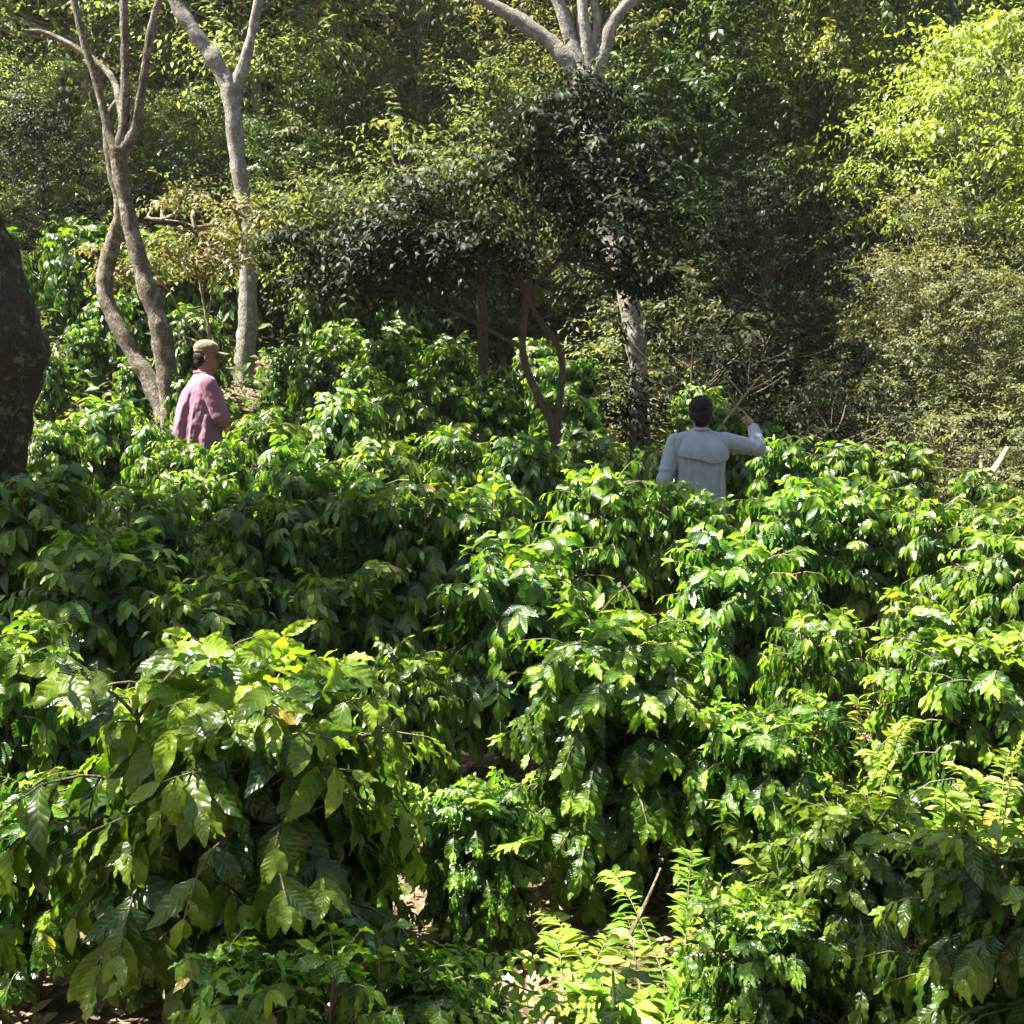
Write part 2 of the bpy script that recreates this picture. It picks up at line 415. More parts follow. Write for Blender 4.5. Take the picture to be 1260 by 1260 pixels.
G0 = 'coffee bushes nearest the camera'
bush(265, 800, 2.45, 'fg', 0, 'large sunlit coffee bush with big glossy leaves filling the lower left corner', 1.12, G0, .4)
bush(745, 745, 3.6, 'hi', 1, 'bright sunlit coffee bush standing over the bare gap in the centre', 1.25, G0, 1.3)
bush(1205, 765, 3.7, 'hi', 2, 'sunlit coffee bush cut by the right edge, above the yellow green weeds', 1.2, G0, 2.2)
bush(1075, 985, 2.7, 'hi', 1, 'low coffee bush with hanging leaves at the lower right, beside the weeds', 1.35, G0, 4.0)
bush(1290, 1010, 2.2, 'hi', 0, 'shaded coffee bush with large dull leaves in the lower right corner', 1.1, G0, 3.2)
bush(30, 960, 3.0, 'mid', 2, 'dark low coffee bush in the shade left of the large sunlit bush', 1.3, G0)
bush(430, 905, 3.2, 'mid', 0, 'low shaded coffee bush just behind the right side of the large left bush', 1.2, G0)
bush(590, 950, 3.3, 'hi', 0, 'low coffee bush with lit hanging leaves left of the bare gap', 1.1, G0)
bush(925, 860, 3.4, 'hi', 2, 'low coffee bush with pale drooping leaves right of the central bush', 1.1, G0)
bush(945, 1110, 2.5, 'hi', 2, 'low coffee bush with long hanging leaves at the bottom edge right of the gap', 1.05, G0)
bush(530, 1180, 2.2, 'hi', 1, 'low dark coffee bush at the bottom edge between the large left bush and the gap', 1.3, G0)
bush(318, 1155, 2.0, 'hi', 2, 'small coffee bush with broad drooping leaves in front of the large left bush', .9, G0)
bush(210, 1050, 2.95, 'mid', 1, 'dark coffee bush hidden in the shade under the large left bush', 1.3, G0)
bush(-240, 830, 2.3, 'hi', 1, 'coffee bush mostly cut off by the left edge beside the large sunlit bush', 1.1, G0)
G1 = 'coffee bushes in the middle rows'
bush(895, 655, 4.9, 'mid', 0, 'sunlit coffee bush in front of and below the man in the pale shirt', 1.05, G1)
bush(640, 655, 4.9, 'mid', 1, 'partly lit coffee bush left of the central sunlit bush', 1.15, G1)
bush(435, 690, 4.7, 'mid', 2, 'half shaded coffee bush with a yellowed tip, behind the large lower left bush', 1.0, G1)
bush(500, 800, 3.9, 'mid', 3, 'shaded low coffee bush between the large left bush and the central bush', .85, G1)
bush(130, 655, 4.7, 'mid', 3, 'dark shaded coffee bush by the mossy trunk at the left edge', 1.2, G1)
bush(275, 705, 4.5, 'mid', 0, 'shaded coffee bush directly behind the top of the large left bush', 1.1, G1)
bush(20, 760, 3.7, 'mid', 1, 'shaded coffee bush with yellowish leaves cut by the left edge', 1.0, G1)
bush(1130, 725, 5.0, 'mid', 2, 'sunlit coffee bush at the right, just left of the tallest right edge bush', .9, G1)
bush(1250, 650, 5.1, 'mid', 3, 'tall sunlit coffee bush rising along the right edge', 1.0, G1)
bush(1010, 745, 4.2, 'mid', 1, 'sunlit coffee bush right of the central bush, arching over the weeds', .85, G1)
G2 = 'coffee bushes around the two men'
bush(420, 565, 6.5, 'mid', 1, 'rounded coffee bush with lit crown right of the man in the pink shirt', 1.1, G2)
bush(500, 590, 6.1, 'mid', 2, 'dark green coffee bush below the sunlit rows in the centre left', 1.0, G2)
bush(600, 595, 6.3, 'mid', 0, 'shaded coffee bush under the forked dark tree', 1.0, G2)
bush(745, 575, 6.6, 'mid', 3, 'coffee bush with lit tips left of the man in the pale shirt', 1.05, G2)
bush(850, 590, 6.9, 'mid', 1, 'coffee bush hiding the waist of the man in the pale shirt', .8, G2)
bush(985, 585, 6.8, 'mid', 2, 'shaded coffee bush right of the man in the pale shirt', 1.1, G2)
bush(1075, 595, 6.8, 'mid', 0, 'shaded coffee bush in the dark strip at the right', 1.05, G2)
bush(1190, 612, 6.3, 'mid', 1, 'yellow green lit coffee bush below the broken pale branch', 1.0, G2)
bush(1270, 610, 6.4, 'mid', 2, 'lit coffee bush behind the tall right edge bush', 1.0, G2)
bush(30, 580, 5.5, 'mid', 3, 'shaded coffee bush hiding the foot of the mossy trunk', 1.0, G2)
bush(180, 595, 6.5, 'mid', 2, 'shaded coffee bush right of the mossy trunk, below the sunlit mound', 1.0, G2)
bush(330, 610, 5.9, 'mid', 3, 'shaded coffee bush below the dark bush hiding the man in pink', .95, G2)
bush(212, 540, 8.6, 'mid', 2, 'shaded coffee bush covering the legs of the man in pink', .9, G2)
bush(250, 575, 7.6, 'mid', 1, 'dark coffee bush in the gap below the man in pink', .9, G2)
bush(282, 540, 8.2, 'mid', 0, 'dark drooping coffee bush hiding the hips of the man in pink', .68, G2)
G3 = 'sunlit coffee bushes in the far rows'
far = [
 (130, 488, 9.6, 'bright coffee bush forming a mound left of the man in pink', 1.2),
 (65, 515, 8.8, 'bright coffee bush just right of the mossy trunk', 1.0),
 (195, 520, 9.0, 'lit coffee bush touching the back of the man in pink', .8),
 (335, 500, 9.2, 'lit coffee bush right beside the man in pink', 1.0),
 (425, 480, 10.2, 'yellow green coffee bush with lit top in the centre left', 1.0),
 (500, 482, 10.6, 'yellow green coffee bush, second right of the man in pink', .9),
 (560, 520, 9.4, 'coffee bush left of the forked dark tree base', 1.0),
 (645, 535, 8.6, 'lit coffee bush in front of the forked dark tree base', 1.0),
 (730, 535, 8.8, 'shaded coffee bush between the forked tree and the pale trunk', 1.0),
 (790, 548, 8.6, 'shaded coffee bush at the left elbow of the man in the pale shirt', .8),
 (470, 540, 8.0, 'dark coffee bush between two sunlit crowns in the centre left', 1.0),
 (375, 545, 7.8, 'lit coffee bush in front of the row right of the man in pink', .9),
 (960, 535, 9.6, 'coffee bush under the raised hand of the man in the pale shirt', .9),
 (1040, 545, 9.4, 'coffee bush below the dark hollow in the trees', 1.0),
 (1120, 550, 9.4, 'coffee bush with pale lit leaves below the grey green shrubs', 1.1),
 (1210, 575, 8.8, 'coffee bush under the broken pale branch', .9),
 (870, 500, 11.2, 'bright coffee bush behind the head of the man in the pale shirt', 1.1),
 (930, 520, 11.0, 'bright coffee bush behind the raised hand', .9),
 (700, 470, 12.0, 'bright coffee bush between the forked stems and the pale trunk', 1.0),
 (862, 474, 12.6, 'bright coffee bush right of the pale trunk', 1.0),
 (100, 400, 12.4, 'lit coffee bush high on the bank right of the mossy trunk', 1.0),
 (60, 430, 11.6, 'lit coffee bush on the bank against the mossy trunk', 1.0),
 (165, 440, 11.8, 'lit coffee bush on the bank behind the twin trunks', .9),
 (235, 465, 11.0, 'coffee bush on the bank behind the tan cap', .8),

 (350, 425, 13.0, 'lit coffee bush on the bank right of the pale forked trunk', 1.1),
 (420, 405, 13.6, 'lit coffee bush on the bank under the left end of the dark crown', 1.1),
 (490, 400, 14.2, 'lit coffee bush high on the bank below the dark crown', 1.1),
 (560, 420, 13.6, 'lit coffee bush on the bank left of the forked stems', 1.1),
 (450, 450, 12.0, 'lit coffee bush halfway up the bank in the centre left', 1.0),
 (540, 460, 12.0, 'lit coffee bush halfway up the bank left of the forked stems', 1.0),
 (610, 450, 12.6, 'lit coffee bush directly behind the forked stems', 1.0),
 (130, 375, 13.6, 'lit coffee bush at the top of the bank behind the twin trunks', 1.0),
 (240, 430, 13.0, 'lit coffee bush on the bank between the twin trunks and the forked trunk', 1.0),
 (675, 440, 13.8, 'bright coffee bush at the top of the bank left of the pale trunk', 1.0),
 (860, 455, 14.0, 'bright coffee bush at the top of the bank right of the pale trunk', 1.0),
]
for i, (px, py, Y, lab, w) in enumerate(far):
    bush(px, py, Y, 'low', i, lab, w, G3)

# seedlings and herbs near the camera
def seedling(px, py, Y, label, n, leaf, seed, tall, age, upright):
    r = np.random.default_rng(seed); p = at(px, py, Y); g = ground(p.x, Y)
    h = max(.1, p.z - g)
    t = thing('coffee_seedling', label, 'seedling', (p.x, Y, g), 0, 'young coffee plants on the ground')
    f = Acc(); s = Acc(); tube(s, [(0, 0, -.03), (.01, 0, h * .5), (0, .01, h)], [.006, .005, .003], 5, 2)
    P = []; D = []; NN = []; S = []
    n = int(n * 1.8)
    for k in range(n):
        z = h * (1 - .9 * (k // 2) / max(1, n / 2)); a = (k // 2) * 1.57 + (k % 2) * math.pi + r.normal(0, .3)
        up = upright if k < 4 else upright - .5
        d = np.array([math.cos(a), math.sin(a), up]); P.append((0, 0, z)); D.append(d); NN.append((-d[0] * up, -d[1] * up, 1.0)); S.append(leaf * r.uniform(.7, 1.1) * (.7 if k < 2 else 1))
    scatter(f, TP['hi'], P, D, NN, S, r.random(n), np.full(n, age))
    link('foliage', f.mesh('foliage', [M['coffee']]), t); link('stem', s.mesh('stem', [M['twig']]), t)
seedling(463, 1150, 2.15, 'upright seedling with bluish rounded leaves at the edge of the large left bush', 12, .11, 1, .4, 0, .7)
seedling(755, 1200, 1.95, 'dark bluish seedling at the bottom of the bare gap', 10, .13, 4, .3, 0, .3)

def weed(px, py, Y, label, seed, nst, leaf, hk=1.0, mat='weed', spread=.5, pin=True):
    r = np.random.default_rng(seed); p = at(px, py, Y); g = ground(p.x, Y); h = max(.12, p.z - g) * hk
    t = thing('weed', label, 'weed', (p.x, Y, g), 0, 'weeds in the gaps between bushes')
    f = Acc(); s = Acc(); tp = [leaf_tpl(3, 2, .36, d, .25, .02, k) for k, d in enumerate((.3, .7, 1.0))]
    P = []; D = []; NN = []; S = []; RN = []; AG = []
    for i in range(nst):
        a = r.uniform(0, 6.28); out = spread * h * r.uniform(.2, 1.1); hh = h * r.uniform(.55, 1.05)
        pts = [np.array([0, 0, -.02]), np.array([math.cos(a) * out * .25, math.sin(a) * out * .25, hh * .5]), np.array([math.cos(a) * out * .7, math.sin(a) * out * .7, hh * .9]), np.array([math.cos(a) * out, math.sin(a) * out, hh])]
        C, _ = catmull(pts, [1] * 4, 6); tube(s, pts, [.004, .003, .002, .001], 4, 2)
        for k in range(4, len(C)):
            T = norm(C[k] - C[k - 1]); sd = norm(np.cross(T, [0.1, 0.05, 1.0]))
            for sg in (1, -1):
                for q in range(2 if pin else 1):
                    P.append(C[k] - T * .02 * q); D.append(T * .5 + sg * sd + r.normal(0, .25, 3)); NN.append(np.array([0, 0, 1]) + r.normal(0, .3, 3))
                    S.append(leaf * r.uniform(.6, 1.2)); RN.append(r.random()); AG.append(r.random() ** 2)
    scatter(f, tp, P, D, NN, S, RN, AG)
    link('foliage', f.mesh('foliage', [M[mat]]), t); link('stem', s.mesh('stem', [M['twig']]), t)
weed(765, 1160, 2.75, 'pale yellow green feathery weed on the sunny bare soil', 1, 6, .06, 1.0, spread=2.2)
weed(700, 1205, 2.6, 'low lime weed on the bare soil at the bottom of the gap', 2, 7, .065, 1.0, spread=2.2)
weed(800, 1195, 2.6, 'low lime weed between the gap and the bottom coffee bush', 12, 7, .07, 1.0, spread=1.8)
weed(840, 1105, 2.75, 'yellow green weed right of the reddish dead stick', 3, 7, .055, 1.0, spread=1.4)
weed(1120, 905, 3.0, 'tall yellow green weed among the right hand bushes', 5, 6, .05, 1.0, spread=.35)
weed(1170, 930, 2.9, 'bright lime weed with feathery leaves below the right edge bush', 6, 8, .055, 1.0, spread=.4)
weed(1225, 900, 3.1, 'weed with thin upright stems against the right edge bush', 7, 6, .045, 1.0, spread=.35)
weed(1070, 860, 3.4, 'thin leafy weed between the central and right edge bushes', 8, 6, .05, 1.0, spread=.35)
weed(960, 990, 3.1, 'small pale weed beside the dry leaves in the right gap', 9, 8, .06, 1.0, spread=.8)
weed(560, 965, 3.3, 'yellow green weed right of the large left bush', 10, 6, .06, 1.0, spread=.5)

def twigs(name, label, pts_list, mat, cat='branch', group=None):
    P0 = Vector(pts_list[0][0][0])
    o = Acc()
    for pts, rad in pts_list:
        tube(o, [np.array(p) - np.array(P0) for p in pts], np.linspace(rad, rad * .45, len(pts)), 6, 4, .12)
    t = link(name, o.mesh(name, [mat]), loc=P0); return tag(t, label, cat, group)
twigs('dead_stick', 'thin reddish dead stick leaning in the shade above the weeds',
      [([at(775, 1150, 2.8), at(795, 1110, 2.82), at(813, 1068, 2.85)], .006)], M['stem'], 'stick')
twigs('dead_branch', 'bare pale forked twig sticking up behind the raised hand',
      [([at(890, 520, 10.8), at(915, 488, 10.8), at(938, 460, 10.8)], .014), ([at(915, 488, 10.8), at(900, 470, 10.7), at(893, 462, 10.7)], .01), ([at(922, 480, 10.8), at(940, 472, 10.9), at(948, 474, 10.9)], .009), ([at(905, 498, 10.8), at(898, 488, 10.8), at(896, 480, 10.8)], .008)], M['dead'])
twigs('broken_branch', 'thick broken pale branch lying in the shrubs at the right',
      [([at(1170, 625, 9.6), at(1205, 597, 9.7), at(1225, 575, 9.8), at(1240, 550, 9.8)], .045), ([at(1212, 592, 9.7), at(1208, 575, 9.7), at(1207, 565, 9.7)], .025)], M['dead'])

# ------------------------------------------------------------------ trees
def tp_tree(aspect=.42):
    return [leaf_tpl(2, 2, aspect, d, f, .0, s, c) for s, (d, f, c) in enumerate([(.5, .25, .2), (1.0, .15, -.3), (.2, .35, .4), (1.4, .1, 0)])]
TT = tp_tree()

def clump(P, D, NN, S, RN, AG, c, rad, ntw, nleaf, leaf, r, droop=.3, shade=0.0, flat=.6):
    tone = r.uniform(0, .75)
    for i in range(ntw):
        d = r.normal(0, 1, 3); d[2] = d[2] * flat + .12; d /= np.linalg.norm(d)
        L = rad * r.uniform(.6, 1.25)
        start = c + d * L * .12
        sd = np.cross(d, [0, 0, 1.0]); sd /= np.linalg.norm(sd) + 1e-6
        for k in range(nleaf):
            f = (k + .7) / nleaf
            p = start + d * L * f - np.array([0, 0, droop * L * f * f * .6]) + r.normal(0, .015, 3)
            s = 1 if k % 2 else -1
            P.append(p); D.append(d * .6 + s * sd * r.uniform(.5, 1) + np.array([0, 0, -r.uniform(0, droop * 1.6)]) + r.normal(0, .2, 3))
            NN.append(np.array([0, 0, 1.0]) + .4 * d + r.normal(0, .35, 3)); S.append(leaf * r.uniform(.65, 1.15))
            RN.append(min(1, max(0, tone + r.uniform(-.25, .35)))); AG.append(max(0, r.uniform(-.5, .8)) * f * (.3 + tone))

def forest_tree(seed, H, cr, cz, nclump, leaf, ntw=9, nleaf=12, crad=.6, base=.25, trunk_r=.10, droop=.3, flat=.6):
    """trunk from the ground, limbs to each clump, crown of leaf sprays; returns crown & trunk Acc"""
    r = np.random.default_rng(seed); tr = Acc(); cw = Acc(); P = []; D = []; NN = []; S = []; RN = []; AG = []
    bend = r.normal(0, .05, (5, 2)).cumsum(0) * H * .35
    axis = [np.array([bend[i, 0] if i else 0, bend[i, 1] if i else 0, H * .94 * i / 4 - (.3 if i == 0 else 0)]) for i in range(5)]
    A, AR = catmull(axis, [trunk_r * 1.25, trunk_r, trunk_r * .75, trunk_r * .45, trunk_r * .12], 5)
    tube(tr, A, AR, 8, 1, .12, seed)
    ph = r.uniform(0, 6.28, 3)
    for i in range(nclump):
        t = r.uniform(base, 1.0) ** .9
        a = r.uniform(0, 6.28)
        prof = math.sin(math.pi * (.12 + .80 * (t - base) / (1 - base))) ** .7
        lob = 1 + .34 * math.sin(2 * a + ph[0] + 3 * t) + .28 * math.sin(3 * a + ph[1] + 5 * t)
        rr = cr * prof * lob * r.uniform(.25, 1.0) ** .5
        k = min(len(A) - 1, int(t * (len(A) - 1)))
        c = A[k] * np.array([1, 1, 0]) + np.array([math.cos(a) * rr, math.sin(a) * rr, t * H + r.normal(0, .15)])
        k0 = max(1, int(k * .85)); m = (A[k0] + c) / 2 + np.append(r.normal(0, .12, 2) * rr, -.05 * rr)
        tube(tr, [A[k0], m, c], [max(.010, AR[k0] * .25), .010, .004], 5, 3)
        clump(P, D, NN, S, RN, AG, c, crad * r.uniform(.55, 1.6), ntw, nleaf, leaf * r.uniform(.8, 1.2), r, droop, flat=flat)
    scatter(cw, TT, P, D, NN, S, RN, AG)
    return cw, tr

def tree_proto(mat, bark, *a, **k):
    cw, tr = forest_tree(*a, **k)
    return cw.mesh('crown', [M[mat]]), tr.mesh('trunk', [M[bark]])

def plant_tree(pr, x, y, rz, s, label, cat='tree', name='tree', group=None):
    t = thing(name, label, cat, (x, y, ground(x, y)), rz, group); t.scale = (s, s, s)
    link('crown', pr[0], t); link('trunk', pr[1], t); return t

TPR = {
 'olive': [tree_proto('olive', 'bark_pale', 101 + i, 8.0, 2.8, 0, 135, .14, base=.12, crad=.8, ntw=10, nleaf=14) for i in range(2)],
 'greygreen': [tree_proto('greygreen', 'bark_brown', 111 + i, 6.5, 2.2, 0, 120, .12, base=.05, crad=.62, ntw=10, nleaf=13) for i in range(2)],
 'green': [tree_proto('green', 'bark_dark', 121 + i, 7.5, 2.6, 0, 130, .145, base=.1, crad=.75, ntw=10, nleaf=13) for i in range(2)],
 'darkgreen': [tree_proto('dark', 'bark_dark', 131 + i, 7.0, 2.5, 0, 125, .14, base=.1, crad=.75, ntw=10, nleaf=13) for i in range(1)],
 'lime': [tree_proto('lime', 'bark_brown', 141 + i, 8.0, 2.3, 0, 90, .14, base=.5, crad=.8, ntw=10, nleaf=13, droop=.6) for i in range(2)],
 'brown': [tree_proto('brown', 'bark_pale', 151, 5.5, 1.5, 0, 65, .11, base=.2, crad=.55, ntw=9, nleaf=12)],
}
NAMES = {'olive': 'olive green', 'greygreen': 'grey green', 'green': 'mid green', 'darkgreen': 'dark green', 'lime': 'lime green', 'brown': 'brownish'}

# individually described forest trees: (px of trunk, py of crown top, distance, kind, variant, label)
ft = [
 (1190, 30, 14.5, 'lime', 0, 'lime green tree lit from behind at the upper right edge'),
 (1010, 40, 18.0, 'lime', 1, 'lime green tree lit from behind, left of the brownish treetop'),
 (1050, 150, 18.0, 'brown', 0, 'brownish thin leaved tree between the two lime green trees'),
 (1150, 250, 14.0, 'greygreen', 0, 'grey green tree below the right lime green crown'),
 (1240, 330, 12.8, 'greygreen', 1, 'grey green small tree standing over the broken pale branch'),
 (1125, 330, 14.2, 'greygreen', 1, 'grey green small tree right of the dark hollow'),
 (960, 200, 16.0, 'darkgreen', 0, 'shade-dark tree standing in the hollow behind the raised hand'),  # hollow's shade put into its leaf colour
 (895, 120, 19.0, 'olive', 0, 'olive tree with yellowing sprays right of the pale trunk'),
 (470, 150, 17.0, 'olive', 1, 'olive tree left of the dark spreading crown'),
 (395, 110, 16.0, 'green', 0, 'mid green tree right of the pale forked trunk'),
 (60, 130, 15.0, 'darkgreen', 0, 'dark green tree between the mossy trunk and the twin trunks'),
 (220, 110, 16.5, 'olive', 1, 'olive tree directly behind the twin trunks'),
 (10, 60, 16.0, 'olive', 0, 'olive tree at the upper left corner'),
 (830, 60, 18.0, 'green', 1, 'mid green tree right of the spreading pale limbs'),
 (620, 90, 17.0, 'olive', 0, 'olive tree behind the dark spreading crown'),
]
for px, py, Y, kind, v, lab in ft:
    p = at(px, py, Y); g = ground(p.x, Y); H = {'olive': 8, 'greygreen': 6.5, 'green': 7.5, 'darkgreen': 7, 'lime': 8, 'brown': 5.5}[kind]
    pr = TPR[kind][v % len(TPR[kind])]
    plant_tree(pr, p.x, Y, random.uniform(0, 6.28), max(.35, (p.z - g) / H), lab, group='trees at the front of the forest')

kinds = ['olive', 'olive', 'greygreen', 'olive', 'greygreen', 'green']
for Y in (18.5, 21, 24, 27.5, 32, 37, 43):
    half = .47 * Y + 2.5; n = int(2 * half / (2.1 + .03 * Y))
    for i in range(n):
        x = -half + 2 * half * (i + .5) / n + random.uniform(-.6, .6); y = Y + random.uniform(-1, 1)
        kind = random.choice(kinds)
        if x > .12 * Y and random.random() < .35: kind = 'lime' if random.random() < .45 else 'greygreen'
        plant_tree(random.choice(TPR[kind]), x, y, random.uniform(0, 6.28), random.uniform(.85, 1.25),
                   NAMES[kind] + ' leafy tree among the dense trees covering the hillside', group=NAMES[kind] + ' hillside trees')

# trees added out of view behind and beside the camera to block sky light
for i, (x, y) in enumerate([(-9, -3), (-6, -7), (-2.5, -8), (1, -7), (4.5, -8), (8, -5), (10, -1), (10.5, 3), (10.5, 7), (-12, 1), (-12, 5), (6.5, -11), (-5, -11), (0, -11), (12, 11)]):
    plant_tree(TPR['green'][i % 2] if i % 3 else TPR['olive'][i % 2], x, y, i * 1.9, 1.2, 'tall leafy tree added out of view to keep sky light off the bushes', group='unseen trees added to block sky light')

# understorey shrubs on the bank
SPR = {k: tree_proto(k, 'bark_dark', 200 + i, 1.9, 1.1, 0, 34, .10, ntw=9, nleaf=10, crad=.40, base=.06, trunk_r=.03)
       for i, k in enumerate(('green', 'greygreen', 'olive', 'dark'))}
for k in SPR: pass
sh = []
for Y in (12.4, 13.6, 15.0, 16.6):
    half = .46 * Y + .8; n = int(2 * half / 1.15)
    for i in range(n):
        x = -half + 2 * half * (i + .5) / n + random.uniform(-.35, .35); y = Y + random.uniform(-.5, .5)
        q = 630 + F * x / y
        if (y < 13.2 and 715 < q < 850) or (y < 14.2 and 255 < q < 345): continue
        if y < 15.6 and x < 1.3:
            gx, gy = x, y; s = random.uniform(.8, 1.15)
            place_coffee(random.choice(PR['low']), (gx, gy, ground(gx, gy)), random.uniform(0, 6.28), (s, s, s), 'leafy coffee bush growing up the bank at the foot of the forest', 'coffee bushes climbing the bank')
            continue
        k = 'green' if x < .9 else random.choice(['greygreen', 'greygreen', 'greygreen', 'olive'])
        s = random.uniform(.7, 1.15) * (1 if x < 2 else .9)
        px = 630 + F * x / y
        if 835 < px < 1085: k = 'dark'  # shade of the hollow painted as darker shrub leaves
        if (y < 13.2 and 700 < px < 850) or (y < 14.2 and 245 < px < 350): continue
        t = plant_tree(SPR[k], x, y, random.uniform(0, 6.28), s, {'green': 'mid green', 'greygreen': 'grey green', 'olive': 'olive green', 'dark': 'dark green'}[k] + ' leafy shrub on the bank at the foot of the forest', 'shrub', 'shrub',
                       {'green': 'mid green', 'greygreen': 'grey green', 'olive': 'olive', 'dark': 'dark green'}[k] + ' shrubs on the bank')

def undergrowth():
    acc = Acc(); n = 60000
    y = 11.5 + 38 * rng.random(n) ** 1.5; x = rng.uniform(-1, 1, n) * (.48 * y + 2)
    z = np.array([ground(a, b) for a, b in zip(x, y)]) + rng.random(n) ** 2 * .5
    th = rng.uniform(0, 6.28, n); d = np.stack([np.cos(th), np.sin(th), rng.normal(-.1, .3, n)], 1)
    nr = np.stack([rng.normal(0, .4, n), rng.normal(-.3, .4, n), np.ones(n)], 1)
    scatter(acc, TT, np.stack([x, y, z], 1), d, nr, rng.uniform(.08, .2, n), rng.random(n), rng.random(n) ** 3)
    o = link('undergrowth', acc.mesh('undergrowth', [M['green']])); tag(o, kind='stuff', label='green ground cover carpeting the forest slope', cat='undergrowth')
undergrowth()

# hero trees -----------------------------------------------------------------
def pxpath(pts, Y):
    """[(px,py,width_px[,dY])] -> points, radii"""
    P = []; Rd = []
    for q in pts:
        y = Y + (q[3] if len(q) > 3 else 0); P.append(np.array(at(q[0], q[1], y))); Rd.append(q[2] * .385 * y / F)
    return P, Rd

def hero(name, label, paths, Y, bark, clumps=(), leafmat='olive', leaf=.09, crad=.6, ntw=9, nleaf=11, seed=1, droop=.3, sides=12, rough=.24, flat=.6, branches=True):
    r = np.random.default_rng(seed)
    P0, R0 = pxpath(paths[0], Y)
    gx, gy = P0[0][0], P0[0][1]; base = np.array([gx, gy, ground(gx, gy)])
    P0[0][2] = base[2] - .25
    t = thing(name, label, 'tree', base)
    tr = Acc(); allp = []
    for i, pth in enumerate(paths):
        P, Rd = (P0, R0) if i == 0 else pxpath(pth, Y)
        P = [p - base for p in P]; allp += P[1:]
        tube(tr, P, Rd, sides, 8, rough, seed + i)
    if clumps:
        cw = Acc(); LP = []; D = []; NN = []; S = []; RN = []; AG = []
        for c, rad in clumps:
            c = np.array(c) - base
            if branches:
                k = min(allp, key=lambda q: np.linalg.norm(q - c) + .3 * max(0, q[2] - c[2]))
                mid = (k + c) / 2 + r.normal(0, .06, 3)
                tube(tr, [k, mid, c], [.022, .014, .006], 5, 3)
            clump(LP, D, NN, S, RN, AG, c, rad, ntw, nleaf, leaf, r, droop, flat=flat)
        scatter(cw, TT, LP, D, NN, S, RN, AG)
        link('crown', cw.mesh('crown', [M[leafmat]]), t)
    link('trunk', tr.mesh('trunk', [bark]), t)
    return t

def blob(cx, cy, cz, rx, ry, rz, n, seed, rad=.5):
    r = np.random.default_rng(seed); out = []
    for i in range(n):
        d = r.normal(0, 1, 3); d /= np.linalg.norm(d); q = r.random() ** .4
        out.append(((cx + d[0] * rx * q, cy + d[1] * ry * q, cz + d[2] * rz * q), rad * r.uniform(.7, 1.3)))
    return out

def pblob(px, py, Y, rpx, rpy, ry, n, seed, rad):
    c = at(px, py, Y); return blob(c.x, c.y, c.z, rpx * Y / F, ry, rpy * Y / F, n, seed, rad)

# mossy trunk at the left edge, crown clumps shaped out of view to cast shade
hero('shade_tree', 'thick dark mossy trunk leaning in at the left edge',
     [[(-62, 760, 190), (-44, 600, 160), (-26, 510, 158), (-16, 430, 160), (-26, 350, 150), (-52, 285, 138), (-100, 215, 124), (-200, 80, 110), (-310, -110, 90)]], 6.0, M['bark_moss'],
     blob(-5.0, 5.3, 6.2, 1.8, 1.2, .6, 110, 5, .65) + blob(-2.4, 1.75, 6.4, .7, .35, .4, 16, 52, .45) + blob(-4.15, 1.55, 6.2, .6, .28, .3, 12, 53, .4) + blob(-1.9, 7.7, 7.0, 1.9, .9, .5, 60, 51, .6), 'green', .15, seed=3, rough=.32, sides=16)
# twin trunks
hero('twin_trunk_tree', 'pale twin trunked tree behind the man in pink, forking into slender limbs',
     [[(212, 620, 34), (208, 480, 32), (200, 415, 34), (185, 365, 30), (166, 300, 25), (152, 235, 24), (144, 185, 28)],
      [(146, 190, 22), (134, 160, 14), (118, 100, 12), (100, 40, 11), (84, -30, 10), (70, -110, 8)],
      [(146, 188, 22), (152, 150, 16), (154, 80, 13), (152, 0, 12), (150, -110, 10)],
      [(147, 190, 24), (164, 160, 17), (176, 100, 13), (184, 45, 12), (196, 0, 10), (222, -60, 9)],
      [(152, 150, 14, .1), (140, 100, 10, .3), (110, 70, 10, .4), (60, 42, 8, .5), (30, 38, 5, .5)],
      [(205, 520, 30, .15), (185, 470, 28, .25), (160, 430, 25, .3), (138, 385, 25, .35), (128, 350, 26, .4), (138, 300, 26, .45), (150, 260, 22, .4), (137, 205, 16, .35), (132, 150, 12, .35), (148, 120, 10, .3)]],
     11.0, M['bark_brown'], blob(-5.2, 12.0, 9.2, 1.8, 1.2, .6, 8, 6, .65), 'olive', .13, seed=5)
# pale forked trunk
hero('forked_tree', 'pale grey tree trunk forking high into a Y, right of the twin trunks',
     [[(298, 560, 34), (300, 450, 32), (306, 370, 28), (303, 280, 23), (298, 235, 24), (291, 180, 26), (284, 105, 32)],
      [(284, 112, 26), (265, 75, 26), (240, 40, 22), (214, 0, 22), (190, -60, 20), (170, -130, 16)],
      [(284, 112, 26), (297, 90, 18), (308, 50, 15), (318, 0, 13), (330, -60, 11), (340, -120, 9)]],
     14.0, M['bark_pale'], blob(-4.4, 16.0, 11.0, 1.8, 1.4, .8, 9, 7, .75), 'olive', .11, seed=8)
